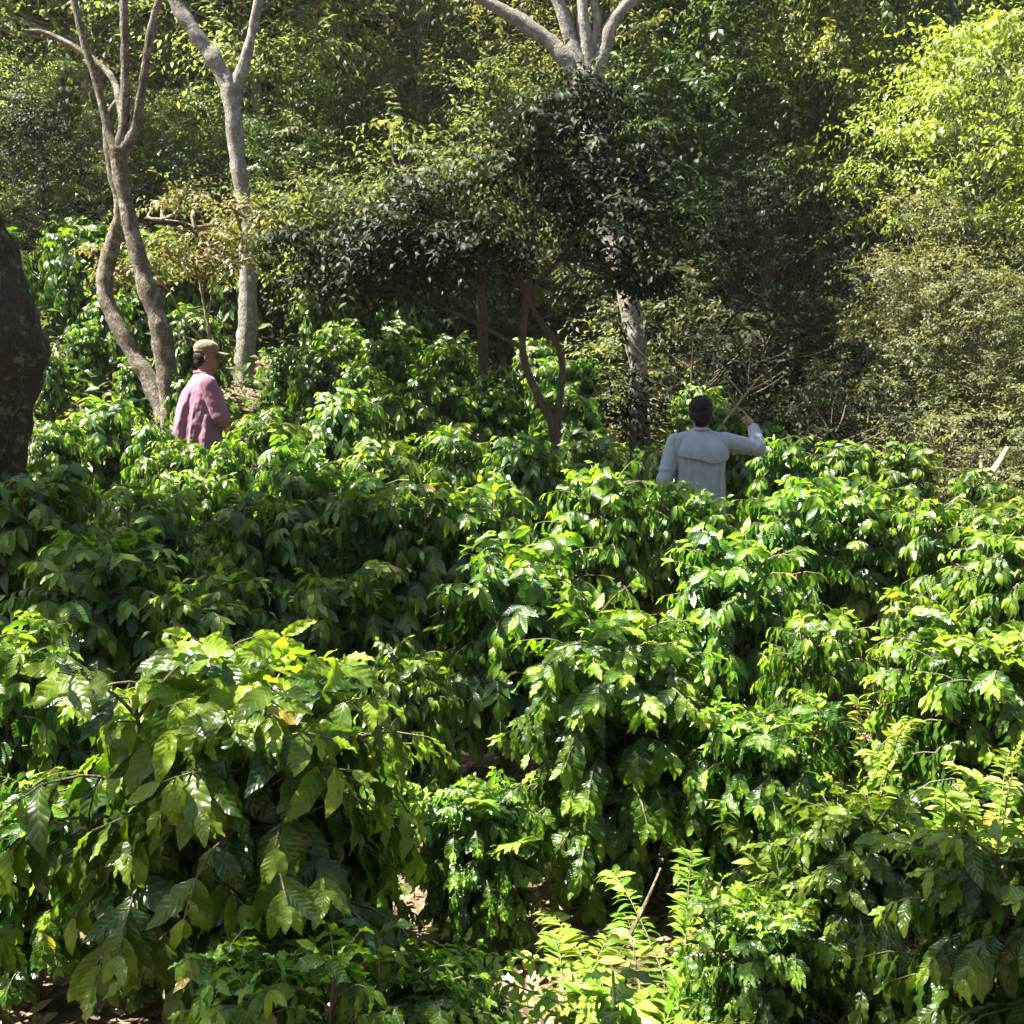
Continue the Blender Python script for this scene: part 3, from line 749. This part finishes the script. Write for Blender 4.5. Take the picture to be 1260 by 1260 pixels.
# spreading pale limbs, unseen crown shifted to shade the hollow
hero('spreading_tree', 'pale grey tree with a straight lower trunk and wide spreading limbs above the dark crown',
     [[(790, 640, 36), (786, 520, 32), (784, 440, 30), (776, 380, 34), (764, 325, 36), (750, 270, 40), (736, 190, 46), (722, 95, 50)],
      [(716, 105, 34), (690, 65, 26), (650, 32, 22), (610, 8, 19), (580, -12, 16), (520, -60, 12)],
      [(719, 100, 34), (704, 55, 24), (690, 10, 20), (672, -40, 17), (650, -110, 12)],
      [(724, 100, 36), (720, 50, 22), (716, 0, 19), (716, -100, 14)],
      [(726, 95, 34), (744, 60, 21), (752, 30, 20), (772, 5, 18), (805, -14, 14), (850, -60, 10)],
      [(720, 80, 20), (734, 35, 13), (730, -20, 12), (742, -100, 9)]],
     13.0, M['bark_pale'], blob(-.4, 14.6, 9.4, 2.2, 1.6, .8, 46, 9, .8), 'olive', .11, seed=11)
# dark spreading small tree, its shade put into the leaf colour
dk = (pblob(690, 165, 10.9, 130, 45, .8, 17, 21, .5) + pblob(610, 235, 10.9, 190, 50, .8, 25, 22, .5) + pblob(760, 265, 10.8, 85, 45, .7, 13, 23, .46)
      + pblob(540, 305, 10.8, 170, 35, .7, 20, 24, .42) + pblob(790, 335, 10.8, 60, 24, .5, 7, 25, .4) + pblob(720, 115, 11.0, 80, 16, .6, 9, 26, .4) + pblob(450, 350, 10.9, 90, 22, .5, 12, 27, .38) + pblob(470, 295, 10.8, 130, 28, .6, 22, 28, .42) + pblob(800, 220, 10.9, 50, 50, .5, 8, 29, .4))
hero('dark_spreading_tree', 'dark crowned small tree with two slender forked stems at the centre',
     [[(686, 640, 16), (682, 540, 14), (668, 500, 13), (652, 465, 13), (643, 430, 12), (646, 380, 13), (650, 330, 12), (645, 270, 10), (640, 200, 7)],
      [(684, 545, 13), (688, 500, 12), (692, 450, 11), (686, 425, 10), (672, 405, 10), (655, 380, 10), (646, 355, 9), (625, 320, 8), (590, 295, 6)],
      [(648, 370, 10), (664, 345, 9), (690, 315, 8), (720, 260, 6)],
      [(648, 350, 9), (655, 310, 8), (660, 250, 6)],
      [(646, 430, 8), (600, 405, 7), (560, 385, 6), (500, 360, 4)]],
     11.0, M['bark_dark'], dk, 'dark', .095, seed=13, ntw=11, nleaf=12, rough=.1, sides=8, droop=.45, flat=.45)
dk2 = pblob(450, 260, 12.5, 110, 60, .8, 22, 31, .5) + pblob(520, 200, 12.6, 90, 60, .8, 16, 32, .5) + pblob(400, 320, 12.4, 60, 40, .6, 10, 33, .42) + pblob(560, 260, 12.5, 70, 50, .6, 12, 34, .5)
hero('dark_understorey_tree', 'dark thick stemmed small tree left of the central dark tree',
     [[(596, 460, 17), (592, 365, 17), (580, 330, 16), (565, 290, 14), (540, 250, 11), (500, 210, 8)],
      [(590, 360, 20), (600, 320, 14), (610, 270, 9)], [(575, 320, 14), (520, 300, 9), (450, 270, 6)]],
     12.5, M['bark_dark'], dk2, 'olive', .10, seed=17, ntw=10, nleaf=12, rough=.1, sides=8, droop=.45, flat=.45)
# yellow shrub with bare twigs
yl = pblob(270, 250, 12.2, 80, 30, .4, 10, 41, .34) + pblob(200, 320, 12.0, 60, 25, .4, 9, 42, .32) + pblob(120, 325, 12.0, 55, 22, .3, 6, 43, .28) + pblob(240, 300, 12.1, 40, 30, .3, 4, 44, .25) + pblob(300, 298, 13.2, 42, 40, .3, 9, 45, .30)
hero('yellow_shrub', 'yellowing sparse shrub with bare arching twigs beside the twin trunks',
     [[(262, 470, 7), (258, 420, 6), (250, 370, 5), (240, 320, 4), (220, 290, 3)],
      [(250, 418, 4), (225, 390, 4), (200, 350, 3), (150, 330, 2)], [(252, 425, 4), (205, 400, 3), (192, 370, 3), (186, 355, 2)],
      [(255, 400, 3), (262, 340, 3), (255, 300, 2), (290, 260, 2)], [(250, 360, 3), (280, 330, 2), (240, 280, 2), (200, 270, 2)], [(250, 340, 3), (300, 320, 2), (330, 310, 2)]],
     12.1, M['dead'], yl, 'yellow', .075, seed=19, ntw=9, nleaf=10, rough=.0, sides=5, flat=.35)

# extra thin trunks standing in the forest edge
slim = [(930, 420, 150, 15.5, 14, 'slim dark trunk rising out of the hollow'), (1118, 600, 480, 9.9, 9, 'thin straight stem beside the broken pale branch'),
        (885, 330, 60, 17, 14, 'slim pale trunk behind the yellowing sprays'), (75, 380, 200, 13.0, 10, 'thin pale leaning stem between the mossy and twin trunks')]

# ------------------------------------------------------------------ people
def capsule_geo(p0, r0, p1, r1, seg=14):
    p0 = np.array(p0, float); p1 = np.array(p1, float); ax = p1 - p0; L = np.linalg.norm(ax); ax = ax / (L + 1e-9)
    a = np.array([1, 0, 0]) if abs(ax[0]) < .8 else np.array([0, 1, 0])
    s = np.cross(ax, a); s /= np.linalg.norm(s); b = np.cross(ax, s)
    rings = [(p0 + ax * r0 * math.sin(q), r0 * math.cos(q)) for q in np.linspace(-math.pi / 2 + .05, 0, 6)] + [(p1 + ax * r1 * math.sin(q), r1 * math.cos(q)) for q in np.linspace(0, math.pi / 2 - .05, 6)]
    V = [c + (math.cos(t) * s + math.sin(t) * b) * r for c, r in rings for t in np.linspace(0, 2 * math.pi, seg, endpoint=False)]
    Fc = [(i * seg + j, i * seg + (j + 1) % seg, (i + 1) * seg + (j + 1) % seg, (i + 1) * seg + j) for i in range(len(rings) - 1) for j in range(seg)]
    Fc.append(tuple(range(seg - 1, -1, -1))); n = (len(rings) - 1) * seg; Fc.append(tuple(range(n, n + seg)))
    return V, Fc

def ell_geo(c, r, rot=None, seg=18, rings=11):
    V = []; rot = rot or Matrix.Identity(3)
    for i in range(rings):
        ph = math.pi * (i + .25) / (rings - .5) - math.pi / 2
        for j in range(seg):
            t = 2 * math.pi * j / seg
            v = rot @ Vector((r[0] * math.cos(ph) * math.cos(t), r[1] * math.cos(ph) * math.sin(t), r[2] * math.sin(ph))); V.append(np.array(v) + np.array(c))
    Fc = [(i * seg + j, i * seg + (j + 1) % seg, (i + 1) * seg + (j + 1) % seg, (i + 1) * seg + j) for i in range(rings - 1) for j in range(seg)]
    Fc.append(tuple(range(seg - 1, -1, -1))); n = (rings - 1) * seg; Fc.append(tuple(range(n, n + seg)))
    return V, Fc

def fuse(name, geos, voxel, smooth_it, mat, parent, disp=None):
    V = []; Fc = []
    for v, f in geos:
        k = len(V); V += [tuple(q) for q in v]; Fc += [tuple(i + k for i in q) for q in f]
    me = bpy.data.meshes.new(name); me.from_pydata(V, [], Fc); me.update()
    o = bpy.data.objects.new(name, me); col.objects.link(o)
    m = o.modifiers.new('r', 'REMESH'); m.mode = 'VOXEL'; m.voxel_size = voxel; m.use_smooth_shade = True
    if smooth_it:
        s = o.modifiers.new('s', 'SMOOTH'); s.factor = .5; s.iterations = smooth_it
    dg = bpy.context.evaluated_depsgraph_get(); me2 = bpy.data.meshes.new_from_object(o.evaluated_get(dg))
    bpy.data.objects.remove(o); bpy.data.meshes.remove(me); me2.name = name
    if disp:
        n = len(me2.vertices); co = np.zeros(n * 3, np.float32); no = np.zeros(n * 3, np.float32)
        me2.vertices.foreach_get('co', co); me2.vertices.foreach_get('normal', no); co = co.reshape(-1, 3); no = no.reshape(-1, 3)
        d = np.array([disp(Vector(c), Vector(q)) for c, q in zip(co, no)], np.float32)
        me2.vertices.foreach_set('co', (co + no * d[:, None]).ravel()); me2.update()
    for p in me2.polygons: p.use_smooth = True
    me2.materials.clear(); me2.materials.append(mat)
    return link(name, me2, parent)

def loft(levels, fold, seed, seg=96):
    """closed cloth volume: levels (z, rx, ry, cy, fold weight), with hanging folds round it"""
    L = np.array(levels); zz = np.linspace(L[0, 0], L[-1, 0], 60); V = []
    cols = [np.interp(zz, L[:, 0], L[:, k]) for k in range(5)]
    for k in range(1, 4): cols[k] = np.convolve(np.pad(cols[k], 2, 'edge'), np.ones(5) / 5, 'valid')
    for i, z in enumerate(zz):
        for j in range(seg):
            a = 2 * math.pi * j / seg; c, q = math.cos(a), math.sin(a)
            w = fold * cols[4][i] * (noise.noise(Vector((c * 3.2, q * 3.2, z * 1.6 + seed))) + .7 * noise.noise(Vector((c * 7, q * 7, z * 2.5 + seed))) + .25 * noise.noise(Vector((c * 9, q * 9, z * 12 + seed))))
            e = .86
            V.append((math.copysign(abs(c) ** e, c) * (cols[1][i] + w), cols[3][i] + math.copysign(abs(q) ** e, q) * (cols[2][i] + w), z))
    n = len(zz); Fc = [(i * seg + j, i * seg + (j + 1) % seg, (i + 1) * seg + (j + 1) % seg, (i + 1) * seg + j) for i in range(n - 1) for j in range(seg)]
    Fc.append(tuple(range(seg - 1, -1, -1))); Fc.append(tuple(range((n - 1) * seg, n * seg)))
    return V, Fc

def hand(geos, wrist, d, n, side, curl=(.3, .4, .5, .6), thumb_up=.6):
    """palm, four unequal bent fingers and a thumb; d finger direction, n palm normal, side = towards thumb"""
    d = Vector(d).normalized(); n = (Vector(n) - d * Vector(n).dot(d)).normalized(); s = d.cross(n) * side
    w = Vector(wrist)
    for q in (-.026, -.009, .009, .026): geos.append(capsule_geo(w + d * .008 + s * q * .7, .014, w + d * .082 + s * q, .0125))
    for i, (q, L) in enumerate(((.028, .072), (.0095, .082), (-.0095, .076), (-.028, .058))):
        b = w + d * .085 + s * q; c = curl[i]; prev = b; ang = 0
        for j, fr in enumerate((.45, .31, .24)):
            ang += c * (.7 if j == 0 else 1)
            dd = (d * math.cos(ang) + n * math.sin(ang) + s * q * 2.5 * .5).normalized(); e = prev + dd * L * fr
            geos.append(capsule_geo(prev, .0092 - j * .0009, e, .0085 - j * .0009)); prev = e
    b = w + d * .022 + s * .026; e1 = b + (s * thumb_up + d * .65 + n * .25).normalized() * .042; e2 = e1 + (s * thumb_up * .5 + d * .9 + n * .3).normalized() * .032
    geos.append(capsule_geo(b, .013, e1, .011)); geos.append(capsule_geo(e1, .011, e2, .009))

def body_geos(arms, headc, lean=0.0, head_rot=None):
    """arms: dict side -> (shoulder, elbow, wrist, hand_dir, palm_normal, curl)"""
    g = []
    k = lambda z: lean * max(0, z - .95)
    g.append(ell_geo((0, 0, .95), (.165, .12, .15))); g.append(ell_geo((0, k(1.1), 1.10), (.15, .105, .16)))
    g.append(ell_geo((0, k(1.28), 1.28), (.172, .118, .17))); g.append(capsule_geo((-.15, k(1.4), 1.405), .062, (.15, k(1.4), 1.405), .062))
    hc = Vector(headc)
    g.append(capsule_geo((0, k(1.42) - .01, 1.42), .06, hc + Vector((0, -.012, -.07)), .054))
    hr = head_rot or Matrix.Identity(3)
    def H(v): return hc + hr @ Vector(v)
    g.append(ell_geo(H((0, -.008, .02)), (.076, .096, .094), hr)); g.append(ell_geo(H((0, .035, -.055)), (.056, .060, .062), hr))
    g.append(capsule_geo(H((0, .090, .005)), .009, H((0, .108, -.027)), .013))             # nose
    g.append(capsule_geo(H((-.035, .077, .02)), .012, H((.035, .077, .02)), .012))           # brow
    g.append(capsule_geo(H((-.02, .089, -.066)), .007, H((.02, .089, -.066)), .007)); g.append(capsule_geo(H((-.017, .086, -.079)), .008, H((.017, .086, -.079)), .008))  # lips
    g.append(ell_geo(H((0, .078, -.105)), (.024, .02, .018), hr))                            # chin
    for s in (-1, 1):
        g.append(ell_geo(H((s * .078, -.008, -.012)), (.011, .02, .033), hr)); g.append(ell_geo(H((s * .045, .06, -.03)), (.022, .024, .022), hr))
    for s, (sh, el, wr, hd, pn, cu) in arms.items():
        g.append(capsule_geo(sh, .056, el, .043)); g.append(capsule_geo(el, .043, wr, .028))
        hand(g, wr, hd, pn, s, cu)
    for s in (-1, 1):
        g.append(capsule_geo((s * .09, 0, .90), .088, (s * .10, .03, .50), .056)); g.append(capsule_geo((s * .10, .03, .50), .056, (s * .10, -.01, .09), .038))
        g.append(capsule_geo((s * .10, -.03, .045), .04, (s * .115, .15, .035), .033))
    return g, H

def fabric(name, c, c2, stripes=None):
    m, nt, out = newmat(name); L = nt.links.new
    tc = N(nt, 'ShaderNodeTexCoord'); n = N(nt, 'ShaderNodeTexNoise', i_Scale=9.0, i_Detail=5.0); L(tc.outputs['Object'], n.inputs[0])
    cc = mixc(nt, n.outputs[0], c, c2)
    if stripes:
        s = N(nt, 'ShaderNodeSeparateXYZ'); L(tc.outputs['Object'], s.inputs[0])
        for ax, fq in ((0, 55), (2, 55), (1, 55)):
            w = math_(nt, 'GREATER_THAN', math_(nt, 'SINE', math_(nt, 'MULTIPLY', s.outputs[ax], fq * 5.0)), .45)
            cc = mixc(nt, math_(nt, 'MULTIPLY', w, .16), cc, stripes)
    n2 = N(nt, 'ShaderNodeTexNoise', i_Scale=260.0, i_Detail=2.0); L(tc.outputs['Object'], n2.inputs[0])
    p = N(nt, 'ShaderNodeBsdfPrincipled', i_Roughness=.85); p.inputs['Specular IOR Level'].default_value = .2; L(cc, p.inputs[0])
    p.inputs['Sheen Weight'].default_value = .15
    bp = N(nt, 'ShaderNodeBump', i_Strength=.25, i_Distance=.002); L(n2.outputs[0], bp.inputs['Height']); L(bp.outputs[0], p.inputs['Normal'])
    L(p.outputs[0], out.inputs[0]); return m

M['skin'] = plain('tanned_skin', (.24, .125, .08), .55, .4, (.29, .16, .105), 30)
M['skin_dark'] = plain('brown_skin', (.17, .085, .052), .5, .4, (.21, .11, .068), 30)
M['hair'] = plain('black_hair', (.007, .006, .005), .65, .18, (.014, .011, .009), 90, .6)
M['shirt_grey'] = fabric('pale_blue_grey_cloth', (.25, .275, .325), (.30, .325, .375))
M['shirt_pink'] = fabric('pink_checked_cloth', (.205, .088, .135), (.255, .12, .175), (.17, .06, .11))
M['trousers'] = fabric('dark_trouser_cloth', (.05, .05, .06), (.08, .075, .08))
M['cap'] = fabric('tan_cap_cloth', (.115, .095, .058), (.17, .14, .09))
M['shoe'] = plain('shoe_leather', (.05, .035, .025), .6, .4)
M['eye'] = plain('eye', (.04, .03, .025), .2, .5)

def eyes(H, t):
    for s in (-1, 1):
        v, f = ell_geo(H((s * .032, .078, .0)), (.012, .010, .009), None, 10, 7)
        me = bpy.data.meshes.new('eye'); me.from_pydata([tuple(q) for q in v], [], f); link('eye', me, t, mat=M['eye'])

def trousers_shoes(t, vox=.012):
    g = [ell_geo((0, 0, .93), (.178, .135, .13))]
    for s in (-1, 1):
        g += [capsule_geo((s * .09, 0, .88), .10, (s * .10, .03, .50), .078), capsule_geo((s * .10, .03, .50), .078, (s * .10, -.01, .13), .07)]
    fuse('trousers', g, vox, 4, M['trousers'], t, lambda c, q: .006 * noise.noise(c * 14))
    for s in (-1, 1):
        fuse('shoe', [capsule_geo((s * .10, -.03, .05), .047, (s * .115, .16, .042), .042), capsule_geo((s * .10, -.02, .05), .046, (s * .10, -.015, .11), .044)], .01, 3, M['shoe'], t)

def man_pale():
    p = at(862, 487, 8.1); g0 = ground(p.x, 8.1); H0 = p.z - g0; sc_ = H0 / 1.745
    t = thing('person', 'person in a pale grey blue shirt seen from behind, right arm raised', 'person', (p.x, 8.1, g0), R(4))
    t.scale = (sc_,) * 3
    shR, elR, wrR = (.185, 0, 1.40), (.465, .05, 1.345), (.47, .20, 1.50)
    shL, elL, wrL = (-.185, 0, 1.39), (-.275, -.03, 1.11), (-.20, .18, .98)
    arms = {1: (shR, elR, wrR, (-.22, .5, .8), (-.7, .5, -.5), (.15, .9, 1.1, 1.2)), -1: (shL, elL, wrL, (.2, .8, -.5), (.7, .2, -.5), (.5, .6, .7, .7))}
    g, H = body_geos(arms, (0, .012, 1.625))
    fuse('body', g, .0048, 3, M['skin'], t)
    eyes(H, t)
    hg = [ell_geo(H((0, -.018, .03)), (.087, .100, .098)), ell_geo(H((0, -.05, -.03)), (.078, .06, .075)), ell_geo(H((0, -.045, -.085)), (.052, .042, .04))]
    hg += [ell_geo(H((s * .074, -.022, .0)), (.014, .04, .055)) for s in (-1, 1)]
    fuse('hair', hg, .006, 3, M['hair'], t, lambda c, q: .005 * noise.noise(Vector((c.x * 90, c.y * 90, c.z * 25))) + .004 * noise.noise(c * 30))
    sg = [loft([(.82, .205, .150, 0, 1), (1.0, .190, .142, 0, 1), (1.15, .186, .138, -.003, 1), (1.28, .196, .138, -.006, .7), (1.36, .200, .125, -.006, .4), (1.42, .160, .098, -.006, .2), (1.455, .09, .078, -.008, 0), (1.48, .068, .066, -.01, 0)], .020, 3),
          capsule_geo((-.16, -.004, 1.395), .066, (.16, -.004, 1.395), .066)] + [capsule_geo((q * .04, -.012, 1.445), .052, (q * .15, -.004, 1.405), .062) for q in (-1, 1)]
    for sh, el, wr in ((shR, elR, wrR), (shL, elL, wrL)):
        w = Vector(el).lerp(Vector(wr), .93)
        sg += [capsule_geo(sh, .075, el, .062), capsule_geo(el, .062, w, .046)]
    def folds(c, q):
        d = .004 * noise.noise(c * 10) + .003 * noise.noise(c * 26)
        for sh, el in ((shR, elR), (shL, elL)):
            e = Vector(el); dist = (c - e).length
            if dist < .15: d += .008 * math.sin(dist * 150 + 3 * noise.noise(c * 8)) * (1 - dist / .15)
        return d
    so = fuse('shirt', sg, .0065, 2, M['shirt_grey'], t, folds)
    # loose back yoke lying over the shirt: a real second layer, 1 cm proud
    me = so.data; V = []; Fc = []; mp = {}
    for f in me.polygons:
        c = f.center; edge = 1.30 - .035 * math.sin((c.x + .2) / .4 * math.pi) + .012 - .03 * sstep(-.06, .08, c.x)
        if f.normal.y < -.15 and edge < c.z < 1.455 and abs(c.x) < .205:
            idx = []
            for vi in f.vertices:
                if vi not in mp:
                    v = me.vertices[vi]; mp[vi] = len(V); k = sstep(1.46, 1.33, v.co.z)
                    V.append(tuple(v.co + v.normal * (.002 + .014 * k) + Vector((0, 0, -.012 * k))))
                idx.append(mp[vi])
            Fc.append(idx)
    ym = bpy.data.meshes.new('back_yoke'); ym.from_pydata(V, [], Fc); ym.materials.append(M['shirt_grey']); ym.update()
    for f in ym.polygons: f.use_smooth = True
    yo = link('back_yoke', ym, so); sm = yo.modifiers.new('thick', 'SOLIDIFY'); sm.thickness = .004; sm.offset = 1
    cg = []
    for q in range(26):
        a = 2 * math.pi * q / 26; b = 2 * math.pi * (q + 1) / 26
        cg.append(capsule_geo((.066 * math.cos(a), -.01 + .066 * math.sin(a), 1.482 - .012 * math.sin(a)), .014, (.066 * math.cos(b), -.01 + .066 * math.sin(b), 1.482 - .012 * math.sin(b)), .014, 8))
    fuse('collar', cg, .005, 2, M['shirt_grey'], so)
    trousers_shoes(t)
man_pale()

def man_pink():
    Y = 9.5; p = at(255, 545, Y); q = at(255, 417, Y)
    g0 = ground(p.x, Y)
    # height follows from hem to cap: scale so that the cap top is at q.z
    sc_ = (q.z - g0) / 1.77
    t = thing('person', 'person in a loose pink checked shirt and tan cap, standing by the twin trunks', 'person', (p.x - .06, Y, g0), R(-62))
    t.scale = (sc_,) * 3
    lean = .07; k = lambda z: lean * (z - .95)
    shR, elR, wrR = (.185, k(1.40), 1.385), (.235, .13, 1.10), (.16, .34, 1.02)
    shL, elL, wrL = (-.185, k(1.40), 1.385), (-.24, .08, 1.10), (-.16, .30, 1.05)
    arms = {1: (shR, elR, wrR, (-.2, .9, -.1), (-.6, 0, -.8), (.5, .6, .7, .8)), -1: (shL, elL, wrL, (.2, .9, -.1), (.6, 0, -.8), (.5, .6, .7, .8))}
    hr = Matrix.Rotation(R(-4), 3, 'X') @ Matrix.Rotation(R(-12), 3, 'Z')
    g, H = body_geos(arms, (0, .075, 1.625), lean, hr)
    fuse('body', g, .0048, 3, M['skin_dark'], t)
    eyes(H, t)
    fuse('hair', [ell_geo(H((0, -.03, -.005)), (.081, .085, .06), hr), ell_geo(H((0, -.06, -.05)), (.062, .045, .05), hr)], .006, 3, M['hair'], t, lambda c, q: .003 * noise.noise(c * 80))
    cap = fuse('cap', [ell_geo(H((0, -.008, .068)), (.091, .108, .075), hr), ell_geo(H((0, -.008, .04)), (.090, .107, .032), hr)], .006, 4, M['cap'], t, lambda c, q: .003 * noise.noise(c * 25))
    bg = []
    for a in np.linspace(-1.15, 1.15, 15):
        c0 = H((.082 * math.sin(a), .085 * math.cos(a), .048)); c1 = H((.085 * math.sin(a) * .95, .06 + .118 * math.cos(a * .75), .035 - .012 * abs(a)))
        bg.append(capsule_geo(c0, .006, c1, .005, 8))
    fuse('brim', bg, .0045, 2, M['cap'], cap)
    sg = [loft([(.82, .250, .225, -.03, 1.3), (.95, .245, .215, -.02, 1.2), (1.1, .236, .200, .0, 1.1), (1.25, .225, .175, k(1.25), .8), (1.35, .208, .145, k(1.35), .45), (1.42, .160, .105, k(1.42), .2), (1.455, .092, .082, k(1.455), 0), (1.48, .070, .068, k(1.47), 0)], .034, 9),
          capsule_geo((-.155, k(1.39), 1.39), .072, (.155, k(1.39), 1.39), .072)] + [capsule_geo((q * .04, k(1.44) - .012, 1.44), .054, (q * .15, k(1.40), 1.40), .066) for q in (-1, 1)]
    for sh, el in ((shR, elR), (shL, elL)): sg += [capsule_geo(sh, .080, Vector(sh).lerp(Vector(el), .55), .082), capsule_geo(Vector(sh).lerp(Vector(el), .55), .082, Vector(sh).lerp(Vector(el), .95), .078)]
    def folds(c, q):
        return .004 * noise.noise(c * 12) + .003 * noise.noise(c * 26)
    so = fuse('shirt', sg, .0065, 2, M['shirt_pink'], t, folds)
    cg = []
    for q in range(26):
        a = 2 * math.pi * q / 26; b = 2 * math.pi * (q + 1) / 26; y0 = k(1.47)
        cg.append(capsule_geo((.068 * math.cos(a), y0 + .066 * math.sin(a), 1.478 - .016 * math.sin(a)), .014, (.068 * math.cos(b), y0 + .066 * math.sin(b), 1.478 - .016 * math.sin(b)), .014, 8))
    fuse('collar', cg, .005, 2, M['shirt_pink'], so)
    trousers_shoes(t)
man_pink()

# ------------------------------------------------------------------ light
SUN = Vector((-.52, -.04, .85)).normalized()
sl = bpy.data.lights.new('sun', 'SUN'); sl.energy = 5.0; sl.angle = R(.5); sl.color = (1, .94, .82)
so = bpy.data.objects.new('sun', sl); col.objects.link(so); so.rotation_euler = SUN.to_track_quat('Z', 'Y').to_euler(); so.location = (0, 0, 30)
w = bpy.data.worlds.new('World'); sc.world = w; w.use_nodes = True; nt = w.node_tree
bg = nt.nodes['Background']; sky = nt.nodes.new('ShaderNodeTexSky'); sky.sky_type = 'NISHITA'; sky.sun_disc = False
sky.sun_elevation = math.asin(SUN.z); sky.sun_rotation = math.atan2(SUN.x, SUN.y)
nt.links.new(sky.outputs[0], bg.inputs[0]); bg.inputs[1].default_value = .05
# sunlit air: thin even haze round the whole place
hv = [(x, y, z) for z in (-4.5, 52) for y in (-310, 410) for x in (-310, 310)]
hm = bpy.data.meshes.new('haze'); hm.from_pydata(hv, [], [(0, 2, 3, 1), (4, 5, 7, 6), (0, 1, 5, 4), (2, 6, 7, 3), (0, 4, 6, 2), (1, 3, 7, 5)]); hm.update()
m, hnt, hout = newmat('haze_air'); pv = N(hnt, 'ShaderNodeVolumePrincipled'); pv.inputs['Color'].default_value = (.95, .96, .93, 1); pv.inputs['Density'].default_value = .0004
pv.inputs['Anisotropy'].default_value = .3; hnt.links.new(pv.outputs[0], hout.inputs['Volume'])
tag(link('haze', hm, mat=m), 'thin bright haze in the air before the forest', 'haze', kind='stuff')
vs = sc.view_settings; vs.view_transform = 'Standard'; vs.look = 'None'; vs.gamma = 1; vs.exposure = 2.75
cy = sc.cycles; cy.use_denoising = True; cy.max_bounces = 5; cy.diffuse_bounces = 2; cy.glossy_bounces = 2; cy.transmission_bounces = 4; cy.transparent_max_bounces = 4
cy.sample_clamp_indirect = 4
